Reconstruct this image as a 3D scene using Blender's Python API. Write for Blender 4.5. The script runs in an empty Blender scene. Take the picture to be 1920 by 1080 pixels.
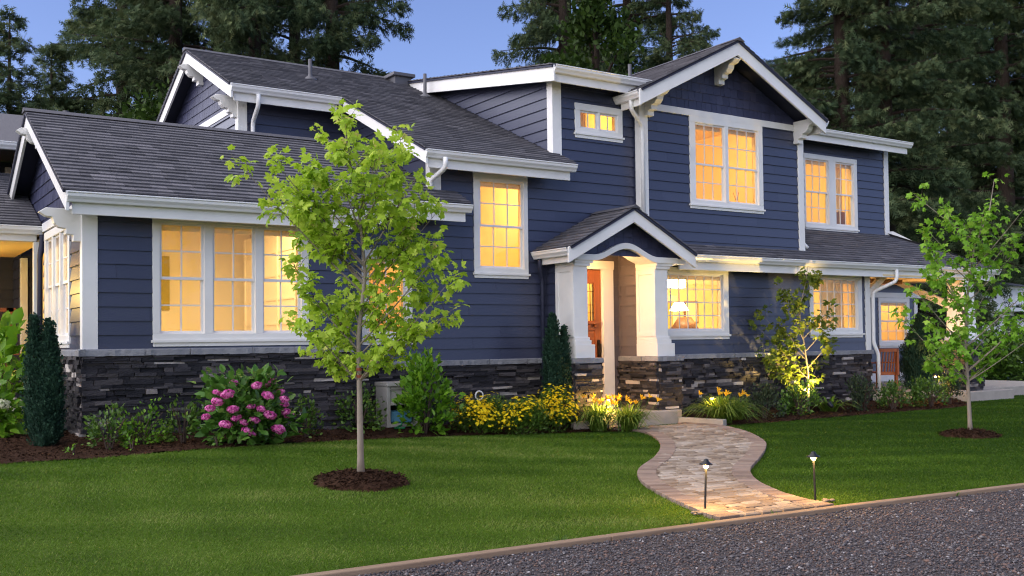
import bpy, bmesh, math, random
import numpy as np
from mathutils import Vector, Matrix
rad = math.radians
random.seed(7); RNG = np.random.default_rng(11)
SC = bpy.context.scene; COL = SC.collection

# ------------------------------------------------------------------ camera, sky, sun, exposure
YAW, PITCH, ROLL = rad(33.385), rad(1.404), rad(-0.714)
fw = Vector((math.sin(YAW)*math.cos(PITCH), math.cos(YAW)*math.cos(PITCH), math.sin(PITCH)))
rt = Vector((math.cos(YAW), -math.sin(YAW), 0)); up = rt.cross(fw)
r2 = rt*math.cos(ROLL) + up*math.sin(ROLL); u2 = -rt*math.sin(ROLL) + up*math.cos(ROLL)
cam = bpy.data.cameras.new('camera'); camo = bpy.data.objects.new('camera', cam); COL.objects.link(camo)
M = Matrix.Identity(4)
for i in range(3):
    M[i][0], M[i][1], M[i][2] = r2[i], u2[i], -fw[i]
camo.matrix_world = M
cam.sensor_width = 36; cam.lens = 36*1899.92/1920; cam.shift_y = 53.05/1920
cam.clip_start = .05; cam.clip_end = 2000
SC.camera = camo

SUN_EL, SUN_AZ = 22, 286          # azimuth from +Y clockwise: the broad glow of the western evening sky, to the left
W = bpy.data.worlds.new('World'); SC.world = W; W.use_nodes = True
nt = W.node_tree; bg = nt.nodes['Background']
sky = nt.nodes.new('ShaderNodeTexSky'); sky.sky_type = 'NISHITA'; sky.sun_disc = False
sky.sun_elevation = rad(SUN_EL); sky.sun_rotation = rad(SUN_AZ)
sky.air_density = 1.0; sky.dust_density = 0.3; sky.ozone_density = 4.6
hs = nt.nodes.new('ShaderNodeMixRGB'); hs.blend_type = 'MULTIPLY'; hs.inputs[0].default_value = 1; hs.inputs[2].default_value = (1.24, .96, 1.08, 1)   # evening violet
nt.links.new(sky.outputs[0], hs.inputs[1]); nt.links.new(hs.outputs[0], bg.inputs[0]); bg.inputs[1].default_value = 0.118
sl = bpy.data.lights.new('sun', 'SUN'); sl.energy = 3.9; sl.angle = rad(150); sl.color = (1, .93, .86)
so = bpy.data.objects.new('sun', sl); COL.objects.link(so)
sd = Vector((math.sin(rad(SUN_AZ))*math.cos(rad(SUN_EL)), math.cos(rad(SUN_AZ))*math.cos(rad(SUN_EL)), math.sin(rad(SUN_EL))))
so.rotation_euler = sd.to_track_quat('Z', 'Y').to_euler()
SC.view_settings.view_transform = 'Standard'; SC.view_settings.look = 'None'
SC.view_settings.exposure = 0.76; SC.view_settings.gamma = 1; SC.view_settings.use_curve_mapping = False
SC.cycles.use_denoising = True; SC.cycles.denoising_prefilter = 'FAST'; SC.cycles.use_adaptive_sampling = False; SC.cycles.filter_width = 1.15
SC.cycles.max_bounces = 7; SC.cycles.transparent_max_bounces = 12
SC.cycles.sample_clamp_indirect = 4

# ------------------------------------------------------------------ materials
def mat(name, col=(.5, .5, .5), rough=.6, spec=.4):
    m = bpy.data.materials.new(name); m.use_nodes = True
    b = m.node_tree.nodes['Principled BSDF']
    b.inputs['Base Color'].default_value = (*col, 1); b.inputs['Roughness'].default_value = rough
    b.inputs['Specular IOR Level'].default_value = spec
    return m
def N(m, t, **kw):
    n = m.node_tree.nodes.new(t)
    for k, v in kw.items():
        if k in n.inputs.keys(): n.inputs[k].default_value = v
        else: setattr(n, k, v)
    return n
def L(m, a, b): m.node_tree.links.new(a, b)
def P(m): return m.node_tree.nodes['Principled BSDF']
def ramp(m, fac, stops):
    r = N(m, 'ShaderNodeValToRGB'); e = r.color_ramp.elements
    while len(e) < len(stops): e.new(.5)
    for q, (p, c) in zip(e, stops): q.position = p; q.color = (*c, 1)
    L(m, fac, r.inputs[0]); return r
def coords(m, scale=(1, 1, 1)):
    tc = N(m, 'ShaderNodeTexCoord'); mp = N(m, 'ShaderNodeMapping'); mp.inputs['Scale'].default_value = scale
    L(m, tc.outputs['Object'], mp.inputs[0]); return mp.outputs[0]
def noise(m, scale, detail=3, co=None, rough=.55):
    n = N(m, 'ShaderNodeTexNoise', Scale=scale, Detail=detail, Roughness=rough)
    L(m, co or coords(m), n.inputs['Vector']); return n
def bump(m, h, strength, dist):
    b = N(m, 'ShaderNodeBump', Strength=strength, Distance=dist); L(m, h, b.inputs['Height']); L(m, b.outputs[0], P(m).inputs['Normal'])
def attr(m): return N(m, 'ShaderNodeAttribute', attribute_name='tone').outputs['Fac']
def addm(m, a, b, wa=1., wb=1.):
    x = N(m, 'ShaderNodeMath', operation='MULTIPLY'); L(m, a, x.inputs[0]); x.inputs[1].default_value = wa
    y = N(m, 'ShaderNodeMath', operation='MULTIPLY_ADD'); L(m, b, y.inputs[0]); y.inputs[1].default_value = wb; L(m, x.outputs[0], y.inputs[2])
    return y.outputs[0]

def toned(name, stops, rough=.6, nscale=6, namt=.3, bscale=None, bstr=.3, bdist=.01, spec=.4, stretch=(1, 1, 1)):
    m = mat(name, rough=rough, spec=spec); co = coords(m, stretch)
    nz = noise(m, nscale, 4, co)
    r = ramp(m, addm(m, attr(m), nz.outputs['Fac'], 1-namt, namt), stops)
    L(m, r.outputs[0], P(m).inputs['Base Color'])
    if bscale: bump(m, noise(m, bscale, 5, co).outputs['Fac'], bstr, bdist)
    return m
def leafmat(name, stops, trans=.35, rough=.5, spec=.3):
    m = mat(name, rough=rough, spec=spec); r = ramp(m, attr(m), stops)
    L(m, r.outputs[0], P(m).inputs['Base Color'])
    t = N(m, 'ShaderNodeBsdfTranslucent'); L(m, r.outputs[0], t.inputs[0])
    mx = N(m, 'ShaderNodeMixShader'); mx.inputs[0].default_value = trans
    out = m.node_tree.nodes['Material Output']
    L(m, P(m).outputs[0], mx.inputs[1]); L(m, t.outputs[0], mx.inputs[2]); L(m, mx.outputs[0], out.inputs[0]); return m

MT = {}
MT['navy'] = toned('navy_siding', [(0, (.031, .037, .071)), (1, (.045, .052, .092))], .36, 2.2, .45, 40, .12, .004, .6, (.25, 1, 1))
MT['navy_lamplit'] = toned('lamplit_entry_siding', [(0, (.095, .080, .088)), (1, (.13, .112, .118))], .42, 2.2, .45, 40, .12, .004, .5, (.25, 1, 1))  # navy siding lightened and warmed: porch lamplight put into the colour
MT['navy_dark'] = mat('navy_soffit', (.022, .025, .05), .6)
MT['shingle_wall'] = toned('navy_shingle', [(0, (.026, .030, .068)), (1, (.052, .058, .112))], .5, 8, .3, 60, .3, .004, .4, (1, 1, .2))
m = mat('white_paint', (.8, .8, .77), .38, .45); MT['white'] = m
nz = noise(m, 1.6, 5); r = ramp(m, nz.outputs['Fac'], [(.25, (.70, .695, .66)), (.6, (.80, .80, .77))]); L(m, r.outputs[0], P(m).inputs['Base Color'])
MT['gutter'] = mat('gutter_enamel', (.78, .785, .77), .3, .5)
MT['vinyl'] = mat('window_vinyl', (.74, .74, .75), .35, .5)
MT['stone'] = toned('ledge_stone', [(0, (.008, .008, .011)), (.4, (.026, .025, .030)), (.72, (.075, .068, .070)), (.86, (.19, .17, .16)), (1, (.50, .46, .42))], .75, 14, .18, 35, .7, .02, .35, (.6, .6, 1.6))
MT['mortar'] = mat('stone_backing', (.008, .008, .009), .9)
MT['cap'] = toned('stone_cap', [(0, (.14, .145, .16)), (1, (.34, .35, .37))], .7, 9, .5, 30, .6, .02, .4)
MT['roof'] = toned('asphalt_shingle', [(0, (.05, .05, .057)), (.5, (.108, .107, .120)), (1, (.19, .182, .196))], .82, 30, .25, 220, .5, .006, .3)
MT['flash'] = mat('metal_flashing', (.10, .10, .11), .5)
MT['concrete'] = toned('concrete', [(0, (.30, .27, .23)), (1, (.46, .42, .37))], .85, 5, .9, 60, .3, .01)
MT['door'] = toned('stained_fir', [(0, (.20, .055, .014)), (1, (.36, .11, .03))], .35, 5, .9, 30, .1, .004, .5, (12, 12, .6))
MT['brass'] = mat('dark_bronze', (.05, .035, .025), .35); P(MT['brass']).inputs['Metallic'].default_value = .9
MT['ceil_wood'] = toned('fir_ceiling', [(0, (.32, .12, .04)), (1, (.5, .2, .07))], .5, 4, .9, stretch=(1, 14, 1))
MT['room'] = mat('cream_wall', (.82, .66, .36), .8)
MT['room_white'] = mat('interior_trim', (.85, .76, .55), .6)
MT['room_dark'] = mat('interior_wood', (.22, .10, .035), .5)
MT['olive'] = mat('olive_paint', (.42, .34, .08), .8)
MT['black'] = mat('black_metal', (.012, .013, .016), .4)
MT['bark'] = toned('conifer_bark', [(0, (.022, .016, .012)), (1, (.07, .05, .038))], .9, 8, .9, 25, .9, .05, .2, (3, 3, .5))
MT['maplebark'] = toned('maple_bark', [(0, (.16, .13, .10)), (1, (.34, .29, .23))], .75, 12, .9, 60, .4, .01, .3, (1, 1, .4))
MT['twig'] = mat('twig_bark', (.055, .035, .025), .7)
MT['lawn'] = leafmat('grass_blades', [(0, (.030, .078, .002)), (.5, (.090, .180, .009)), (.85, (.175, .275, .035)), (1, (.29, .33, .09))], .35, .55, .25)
m = mat('lawn_soil', (.02, .045, .008), .9, .1); MT['soil'] = m
r = ramp(m, noise(m, 1.3, 6).outputs['Fac'], [(.3, (.03, .058, .004)), (.7, (.062, .105, .008))]); L(m, r.outputs[0], P(m).inputs['Base Color'])
MT['mulch'] = toned('bark_mulch', [(0, (.018, .009, .005)), (1, (.075, .038, .022))], .95, 26, .8, 60, .8, .03, .1)
MT['gravel'] = toned('crushed_gravel', [(0, (.03, .028, .032)), (.30, (.078, .072, .078)), (.39, (.19, .115, .085)), (.44, (.095, .09, .094)), (.72, (.20, .182, .178)), (.8, (.13, .13, .15)), (1, (.55, .52, .49))], .85, 40, .2, 60, .4, .01, .3)
m = mat('gravel_base', (.06, .05, .045), .95, .15); MT['gravelbase'] = m
r = ramp(m, noise(m, 90, 4).outputs['Fac'], [(.3, (.03, .025, .024)), (.5, (.08, .068, .066)), (.72, (.16, .148, .15))]); L(m, r.outputs[0], P(m).inputs['Base Color'])
bump(m, noise(m, 70, 3).outputs['Fac'], .8, .02)
MT['paver'] = toned('tumbled_paver', [(0, (.14, .10, .07)), (.35, (.25, .19, .135)), (.65, (.32, .26, .20)), (1, (.45, .39, .32))], .85, 11, .35, 70, .5, .006, .25)
MT['border'] = toned('border_brick', [(0, (.15, .105, .08)), (1, (.32, .24, .19))], .85, 11, .35, 70, .5, .006, .25)
MT['joint'] = toned('sandy_joint', [(0, (.025, .018, .010)), (1, (.055, .05, .022))], .95, 20, .9)
MT['timber'] = toned('weathered_timber', [(0, (.17, .11, .07)), (1, (.36, .26, .18))], .85, 6, .9, 40, .4, .006, .2, (.4, 6, 6))
MT['cedar'] = toned('oiled_cedar', [(0, (.20, .06, .02)), (1, (.36, .12, .045))], .5, 5, .9)
MT['maple'] = leafmat('maple_leaves', [(0, (.20, .34, .02)), (.5, (.40, .58, .045)), (.9, (.58, .72, .10)), (1, (.62, .54, .18))], .5)
MT['maple2'] = leafmat('maple_leaves_green', [(0, (.10, .25, .014)), (.6, (.21, .43, .032)), (1, (.36, .56, .07))], .4)
MT['vine'] = leafmat('vine_maple_leaves', [(0, (.07, .13, .015)), (1, (.26, .30, .04))], .4)
MT['fir'] = leafmat('fir_needles', [(0, (.028, .055, .027)), (.5, (.085, .125, .056)), (1, (.21, .24, .105))], .28, .7, .15)
MT['decid'] = leafmat('alder_leaves', [(0, (.014, .032, .006)), (.5, (.034, .07, .012)), (1, (.075, .13, .02))], .3, .6, .2)
MT['yew'] = leafmat('yew_needles', [(0, (.008, .028, .018)), (1, (.034, .085, .048))], .15, .6, .2)
MT['shrub'] = leafmat('shrub_leaves', [(0, (.03, .07, .010)), (.6, (.075, .16, .02)), (1, (.19, .32, .045))], .25, .4, .4)
MT['lime'] = leafmat('lime_shrub_leaves', [(0, (.06, .16, .010)), (.6, (.14, .32, .018)), (1, (.27, .47, .04))], .35, .4, .4)
MT['dusty'] = leafmat('grey_green_leaves', [(0, (.022, .04, .020)), (1, (.075, .105, .05))], .25, .6, .3)
MT['hydr'] = leafmat('hydrangea_leaves', [(0, (.03, .09, .012)), (.6, (.075, .19, .025)), (1, (.16, .32, .05))], .25, .4, .4)
MT['pink'] = leafmat('pink_petals', [(0, (.36, .03, .19)), (.5, (.68, .10, .40)), (1, (.88, .32, .62))], .3, .6)
MT['cream'] = leafmat('cream_petals', [(0, (.5, .55, .3)), (1, (.8, .8, .6))], .3, .6)
MT['yellow'] = leafmat('yellow_petals', [(0, (.70, .46, .0)), (1, (.95, .76, .01))], .3, .6)
MT['orange'] = leafmat('daylily_petals', [(0, (.85, .48, .01)), (1, (.95, .68, .06))], .4, .6)
MT['strap'] = leafmat('strap_leaves', [(0, (.05, .11, .012)), (.6, (.13, .23, .025)), (1, (.28, .36, .07))], .3, .45, .4)
MT['hosta'] = leafmat('hosta_leaves', [(0, (.03, .075, .03)), (1, (.085, .17, .07))], .2, .4, .4)
MT['pebble'] = mat('river_pebble', (.16, .13, .105), .7)
MT['plastic'] = mat('beige_plastic', (.38, .37, .35), .45)
MT['hose'] = mat('green_hose', (.02, .20, .07), .4)
MT['blue'] = mat('blue_plastic', (.12, .34, .55), .5)
MT['redtape'] = mat('red_paint', (.32, .08, .05), .7)
MT['nwhite'] = mat('neighbour_white', (.86, .86, .87), .6)
MT['groof'] = mat('grey_roof', (.12, .13, .16), .8)
MT['grey_wall'] = toned('grey_navy_siding', [(0, (.026, .028, .045)), (1, (.04, .043, .065))], .5)
MT['curtain'] = mat('sheer_curtain', (.86, .70, .36), .8)
def glassmat():
    m = bpy.data.materials.new('window_glass'); m.use_nodes = True; n = m.node_tree
    n.nodes.remove(n.nodes['Principled BSDF'])
    t = N(m, 'ShaderNodeBsdfTransparent'); t.inputs[0].default_value = (.96, .97, .96, 1)
    g = N(m, 'ShaderNodeBsdfGlossy', Roughness=.02); f = N(m, 'ShaderNodeFresnel', IOR=1.5)
    mx = N(m, 'ShaderNodeMixShader'); L(m, f.outputs[0], mx.inputs[0]); L(m, t.outputs[0], mx.inputs[1]); L(m, g.outputs[0], mx.inputs[2])
    L(m, mx.outputs[0], n.nodes['Material Output'].inputs[0]); return m
MT['glass'] = glassmat()
def emis(name, col, s):
    m = mat(name, col, .5); P(m).inputs['Emission Color'].default_value = (*col, 1); P(m).inputs['Emission Strength'].default_value = s; return m
MT['bulb'] = emis('lamp_glow', (1, .72, .36), 9)
MT['bulb_hot'] = emis('lamp_glow_hot', (1, .86, .6), 14)
MT['ceilglow'] = emis('downlight_glow', (1, .85, .6), 6)

# ------------------------------------------------------------------ mesh helpers
WORLD = {}                                  # things whose parts are modelled in world coordinates
def par(o, parent):
    o.parent = parent
    if parent.name in WORLD: o.matrix_parent_inverse = Matrix.Translation(-Vector(WORLD[parent.name]))
class MB:
    def __init__(s): s.v = []; s.f = []; s.t = []
    def add(s, vs, fs, tone=.5):
        o = len(s.v); s.v += [tuple(p) for p in vs]
        for f in fs: s.f.append(tuple(i+o for i in f)); s.t.append(tone)
        return s
    def box(s, x0, x1, y0, y1, z0, z1, tone=.5, jit=0):
        vs = [(x, y, z) for z in (z0, z1) for y in (y0, y1) for x in (x0, x1)]
        if jit: vs = [tuple(c+random.uniform(-jit, jit) for c in p) for p in vs]
        return s.add(vs, [(0, 2, 3, 1), (4, 5, 7, 6), (0, 1, 5, 4), (2, 6, 7, 3), (0, 4, 6, 2), (1, 3, 7, 5)], tone)
    def prism(s, pts, ext, tone=.5):          # pts: 3D polygon, ext: vector
        n = len(pts); e = Vector(ext)
        vs = [Vector(p) for p in pts] + [Vector(p)+e for p in pts]
        fs = [tuple(reversed(range(n))), tuple(range(n, 2*n))] + [(i, (i+1) % n, n+(i+1) % n, n+i) for i in range(n)]
        return s.add(vs, fs, tone)
    def tube(s, path, rads, n=8, tone=.5, caps=True):
        path = [Vector(p) for p in path]
        if not hasattr(rads, '__len__'): rads = [rads]*len(path)
        rings = []; prev = None
        for i, p in enumerate(path):
            d = (path[min(i+1, len(path)-1)]-path[max(i-1, 0)]).normalized()
            if prev is None:
                a = Vector((1, 0, 0)) if abs(d.x) < .9 else Vector((0, 1, 0)); a = (a-d*a.dot(d)).normalized()
            else: a = (prev-d*prev.dot(d)).normalized()
            prev = a; b = d.cross(a)
            rings.append([p+(a*math.cos(2*math.pi*k/n)+b*math.sin(2*math.pi*k/n))*rads[i] for k in range(n)])
        vs = [q for r in rings for q in r]; fs = []
        for i in range(len(rings)-1):
            for k in range(n): fs.append((i*n+k, i*n+(k+1) % n, (i+1)*n+(k+1) % n, (i+1)*n+k))
        if caps: fs += [tuple(reversed(range(n))), tuple(range(len(vs)-n, len(vs)))]
        return s.add(vs, fs, tone)
    def lathe(s, c, prof, n=16, tone=.5):     # prof: (r, z) list
        c = Vector(c); vs = []; fs = []
        for r_, z in prof:
            for k in range(n): a = 2*math.pi*k/n; vs.append(c+Vector((r_*math.cos(a), r_*math.sin(a), z)))
        for i in range(len(prof)-1):
            for k in range(n): fs.append((i*n+k, i*n+(k+1) % n, (i+1)*n+(k+1) % n, (i+1)*n+k))
        fs += [tuple(reversed(range(n))), tuple(range(len(vs)-n, len(vs)))]
        return s.add(vs, fs, tone)
    def build(s, name, m, parent=None, smooth=False, bevel=0, loc=None):
        me = bpy.data.meshes.new(name); me.from_pydata(s.v, [], s.f); me.materials.append(m)
        a = me.attributes.new('tone', 'FLOAT', 'FACE'); a.data.foreach_set('value', np.array(s.t, np.float32))
        if smooth: me.polygons.foreach_set('use_smooth', [True]*len(me.polygons))
        me.update(); o = bpy.data.objects.new(name, me); COL.objects.link(o)
        if parent: par(o, parent)
        if loc: o.location = loc
        if bevel:
            b = o.modifiers.new('bevel', 'BEVEL'); b.width = bevel; b.segments = 2; b.limit_method = 'ANGLE'
        return o
def np_obj(name, V, T, m, parent=None, tone=None, smooth=False, kind=None):   # triangles
    me = bpy.data.meshes.new(name); V = np.asarray(V, np.float32).reshape(-1, 3); T = np.asarray(T, np.int32).reshape(-1, 3)
    me.vertices.add(len(V)); me.vertices.foreach_set('co', V.ravel())
    me.loops.add(T.size); me.loops.foreach_set('vertex_index', T.ravel())
    me.polygons.add(len(T)); me.polygons.foreach_set('loop_start', np.arange(0, T.size, 3, dtype=np.int32))
    me.update(calc_edges=True)
    if tone is not None:
        a = me.attributes.new('tone', 'FLOAT', 'POINT'); a.data.foreach_set('value', np.asarray(tone, np.float32).ravel())
    me.materials.append(m)
    if smooth: me.polygons.foreach_set('use_smooth', np.ones(len(T), bool))
    o = bpy.data.objects.new(name, me); COL.objects.link(o)
    if parent: par(o, parent)
    if kind: o['kind'] = kind
    return o
def thing(name, label, cat, loc=(0, 0, 0), group=None, rz=0):
    o = bpy.data.objects.new(name, None); COL.objects.link(o); o.location = loc; o.rotation_euler = (0, 0, rz); o.empty_display_size = .2
    o['label'] = label; o['category'] = cat
    if group: o['group'] = group
    return o
def tag(o, label, cat, group=None):
    o['label'] = label; o['category'] = cat
    if group: o['group'] = group
    return o
def structure(o): o['kind'] = 'structure'; return o
def stuff(o, label, cat): o['kind'] = 'stuff'; o['label'] = label; o['category'] = cat; return o

# planes: origin, u axis, v axis -> outward normal
class FR:
    def __init__(s, O, U, V): s.O, s.U, s.V = Vector(O), Vector(U).normalized(), Vector(V).normalized(); s.N = s.U.cross(s.V)
    def p(s, u, v, n=0): return s.O+s.U*u+s.V*v+s.N*n
def facade(Y): return FR((0, Y, 0), (1, 0, 0), (0, 0, 1))             # u = x
def west(X): return FR((X, 0, 0), (0, -1, 0), (0, 0, 1))              # u = -y
def east(X): return FR((X, 0, 0), (0, 1, 0), (0, 0, 1))               # u = y
def back(Y): return FR((0, Y, 0), (-1, 0, 0), (0, 0, 1))              # u = -x
def clip(sub, cl):
    out = list(sub)
    for i in range(len(cl)):
        a, b = cl[i], cl[(i+1) % len(cl)]; inp = out; out = []
        def side(p): return (b[0]-a[0])*(p[1]-a[1])-(b[1]-a[1])*(p[0]-a[0])
        for j in range(len(inp)):
            p, q = inp[j], inp[(j+1) % len(inp)]; sp, sq = side(p), side(q)
            if sp >= -1e-9: out.append(p)
            if (sp > 1e-9 and sq < -1e-9) or (sp < -1e-9 and sq > 1e-9):
                t = sp/(sp-sq); out.append((p[0]+(q[0]-p[0])*t, p[1]+(q[1]-p[1])*t))
        if len(out) < 3: return []
    return out
def ccw(p): 
    a = sum(p[i][0]*p[(i+1) % len(p)][1]-p[(i+1) % len(p)][0]*p[i][1] for i in range(len(p)))
    return p if a > 0 else p[::-1]
def area(p): return abs(sum(p[i][0]*p[(i+1) % len(p)][1]-p[(i+1) % len(p)][0]*p[i][1] for i in range(len(p))))/2
def courses(poly, edges, openings=(), widths=None, gap=0.):
    """yield clipped 2-D pieces of a wall or roof, laid in courses between the given v edges"""
    poly = ccw(poly); us = [p[0] for p in poly]; vs = [p[1] for p in poly]
    for va, vb in zip(edges[:-1], edges[1:]):
        if vb <= min(vs) or va >= max(vs): continue
        joints = []
        if widths:
            u = min(us)-random.uniform(0, widths[1])
            while u < max(us): joints.append(u); u += random.uniform(*widths)
            joints.append(u)
        zs = sorted({va, vb} | {z for o in openings for z in (o[2], o[3]) if va+1e-4 < z < vb-1e-4})
        for a, b in zip(zs[:-1], zs[1:]):
            iv = [(min(us), max(us))]
            for o in openings:
                if o[2] < b-1e-5 and o[3] > a+1e-5:
                    nv = []
                    for (s, e) in iv:
                        if o[1] <= s or o[0] >= e: nv.append((s, e)); continue
                        if o[0] > s: nv.append((s, o[0]))
                        if o[1] < e: nv.append((o[1], e))
                    iv = nv
            for s, e in iv:
                cuts = [s]+[j for j in joints if s+.01 < j < e-.01]+[e]
                for c, d in zip(cuts[:-1], cuts[1:]):
                    g = gap/2
                    pc = clip([(c+(g if c != s else 0), a), (d-(g if d != e else 0), a), (d-(g if d != e else 0), b), (c+(g if c != s else 0), b)], poly)
                    if len(pc) >= 3 and area(pc) > 1e-5: yield pc, va, vb
def erange(v0, v1, step): 
    n = int(math.ceil((v1-v0)/step)); return [v0+i*step for i in range(n+1)]
def lay(mb, fr, pieces, lift, tonef, skirt=.02, vary=0., flat=False, jit=0.):
    for pc, va, vb in pieces:
        k = random.uniform(0, vary); n = len(pc)
        def nn(v): return (lift+k) if flat else (lift+k)*(1-(v-va)/(vb-va))+.001
        fv = [fr.p(u, v, nn(v)) for u, v in pc]
        if jit: fv = [p+fr.U*random.uniform(-jit, jit)+fr.V*random.uniform(-jit, jit)*.5+fr.N*random.uniform(-jit, jit) for p in fv]
        bv = [fr.p(u, v, -skirt) for u, v in pc]
        mb.add(fv+bv, [tuple(range(n))]+[(i, n+i, n+(i+1) % n, (i+1) % n) for i in range(n)], tonef())
def siding(name, fr, poly, openings, parent, m=None, expo=.178, v0=0., lift=.021):
    mb = MB(); vs = [p[1] for p in poly]
    k0 = v0-expo*math.ceil((v0-min(vs))/expo) if min(vs) < v0 else v0+expo*math.floor((min(vs)-v0)/expo)
    lay(mb, fr, courses(poly, erange(k0, max(vs), expo), openings, (2.4, 3.66), .003), lift, lambda: random.random(), vary=.0012)
    for pc, _, _ in courses(poly, [min(vs), max(vs)], openings):
        mb.add([fr.p(u, v, -.012) for u, v in pc], [tuple(range(len(pc)))], .2)
    return mb.build(name, m or MT['navy'], parent)
def shakes(name, fr, poly, parent, expo=.17):
    mb = MB(); vs = [p[1] for p in poly]
    lay(mb, fr, courses(poly, erange(min(vs), max(vs), expo), (), (.09, .21), .006), .012, lambda: random.random(), vary=.005)
    mb.add([fr.p(u, v, -.01) for u, v in ccw(poly)], [tuple(range(len(poly)))], 0)
    return mb.build(name, MT['shingle_wall'], parent)
def stones(name, fr, poly, parent, openings=()):
    mb = MB(); vs = [p[1] for p in poly]; e = [min(vs)]
    while e[-1] < max(vs): e.append(e[-1]+random.choice((.026, .034, .042, .05, .06)))
    def t():
        q = random.random()
        return random.uniform(.9, 1.25) if q > .955 else random.uniform(0, .85)
    lay(mb, fr, courses(poly, e, openings, (.08, .42), .007), .012, t, skirt=.01, vary=.06, flat=True, jit=.007)
    o = mb.build(name, MT['stone'], parent)
    for pc, _, _ in courses(poly, [min(vs), max(vs)], openings):
        mb2 = MB().add([fr.p(u, v, -.008) for u, v in pc], [tuple(range(len(pc)))], 0); mb2.build('stone_backing', MT['mortar'], o)
    return o
def stonecap(fr, u0, u1, v0, v1, parent, out=.075, inn=.0):
    mb = MB(); u = u0
    while u < u1-.01:
        w = min(random.uniform(.55, .95), u1-u)
        if u1-u-w < .25: w = u1-u
        pts = []
        n = max(2, int(w/.07))
        for i in range(n+1):
            uu = u+.003+(w-.006)*i/n
            pts.append((uu, out+random.uniform(-.014, .008), v0+random.uniform(-.004, .004)))
        vsl = []; 
        for uu, o_, vb in pts: vsl += [fr.p(uu, vb, o_), fr.p(uu, v1-.012, o_+random.uniform(-.008, .004)), fr.p(uu, v1, o_-.016), fr.p(uu, v1+.006, -inn), fr.p(uu, v0, -inn)]
        fs = []
        for i in range(n):
            for k in range(5): fs.append((i*5+k, (i+1)*5+k, (i+1)*5+(k+1) % 5, i*5+(k+1) % 5))
        fs += [(4, 3, 2, 1, 0), tuple(n*5+k for k in range(5))]
        mb.add(vsl, fs, random.random()); u += w
    return mb.build('stone_cap', MT['cap'], parent)
def roofing(name, fr, polys, parent, expo=.142, deck=True, v0=0.):
    mb = MB()
    for poly in polys:
        vs = [p[1] for p in poly]
        lay(mb, fr, courses(poly, erange(v0+expo*math.floor((min(vs)-v0)/expo), max(vs), expo), (), (.10, .33), .004), .017, lambda: min(1, max(0, random.gauss(.5, .18))), vary=.006)
    o = mb.build(name, MT['roof'], parent)
    if deck:
        d = MB()
        for poly in polys: 
            q = ccw(poly); d.prism([fr.p(u, v, -.05) for u, v in q], fr.N*.045)
        d.build('soffit', MT['navy_dark'], o)
    return o
def board(mb, a, b, h, n, th, tone=.5):       # top edge a->b, hangs down h (vertical), thickness th along n
    a, b, n = Vector(a), Vector(b), Vector(n)
    if abs(a.z-b.z) > .05: a.z += .004; b.z += .004
    dz = Vector((0, 0, -h))
    return mb.prism([a, b, b+dz, a+dz], n*th, tone)
GUT = [(0, 0), (.07, 0), (.085, .03), (.115, .065), (.12, .10), (.132, .105), (.132, .122), (.118, .122), (.112, .085), (0, .085)]
def gutter(a, b, out, parent, name='gutter', fh=.26):
    """K-style gutter whose outer top lip runs a->b, with the fascia board behind it"""
    a, b, out = Vector(a), Vector(b), Vector(out); mb = MB()
    prof = lambda p: [p+out*(o-.125)+Vector((0, 0, z-.122)) for o, z in GUT]
    mb.prism(prof(a), b-a)
    g = mb.build(name, MT['gutter'], parent, bevel=.004)
    d = (b-a).normalized(); ins = d*.07
    f = MB(); board(f, a+ins-out*.125+Vector((0, 0, -.0)), b-ins-out*.125, fh, -out, .03)
    f.build('fascia', MT['white'], g, bevel=.004)
    return g
def pipe(path, parent, m=None, w=.078, d=.055, name='downpipe'):
    mb = MB(); path = [Vector(p) for p in path]
    pts = [path[0]]
    for i in range(1, len(path)-1):              # soften the elbows
        p = path[i]; r_ = .09
        a = p+(path[i-1]-p).normalized()*min(r_, (path[i-1]-p).length/2); b = p+(path[i+1]-p).normalized()*min(r_, (path[i+1]-p).length/2)
        for t in (0, .33, .67, 1): pts.append(a*(1-t)**2+p*2*t*(1-t)+b*t*t)
    pts.append(path[-1]); mb.tube(pts, w/2, 8)
    return mb.build(name, m or MT['gutter'], parent, smooth=True)
BR = [(0, 0), (.45, 0), (.53, -.055), (.45, -.11), (.37, -.12), (.35, -.19), (.29, -.245), (.21, -.26), (.21, -.33), (.12, -.34), (.12, -.42), (0, -.42)]
def bracket(fr, u, v, parent, w=.13, s=1.0):
    mb = MB(); mb.prism([fr.p(u-w/2, v+z*s, o*s) for o, z in BR], fr.U*w)
    return mb.build('bracket', MT['white'], parent, bevel=.006)
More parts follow.
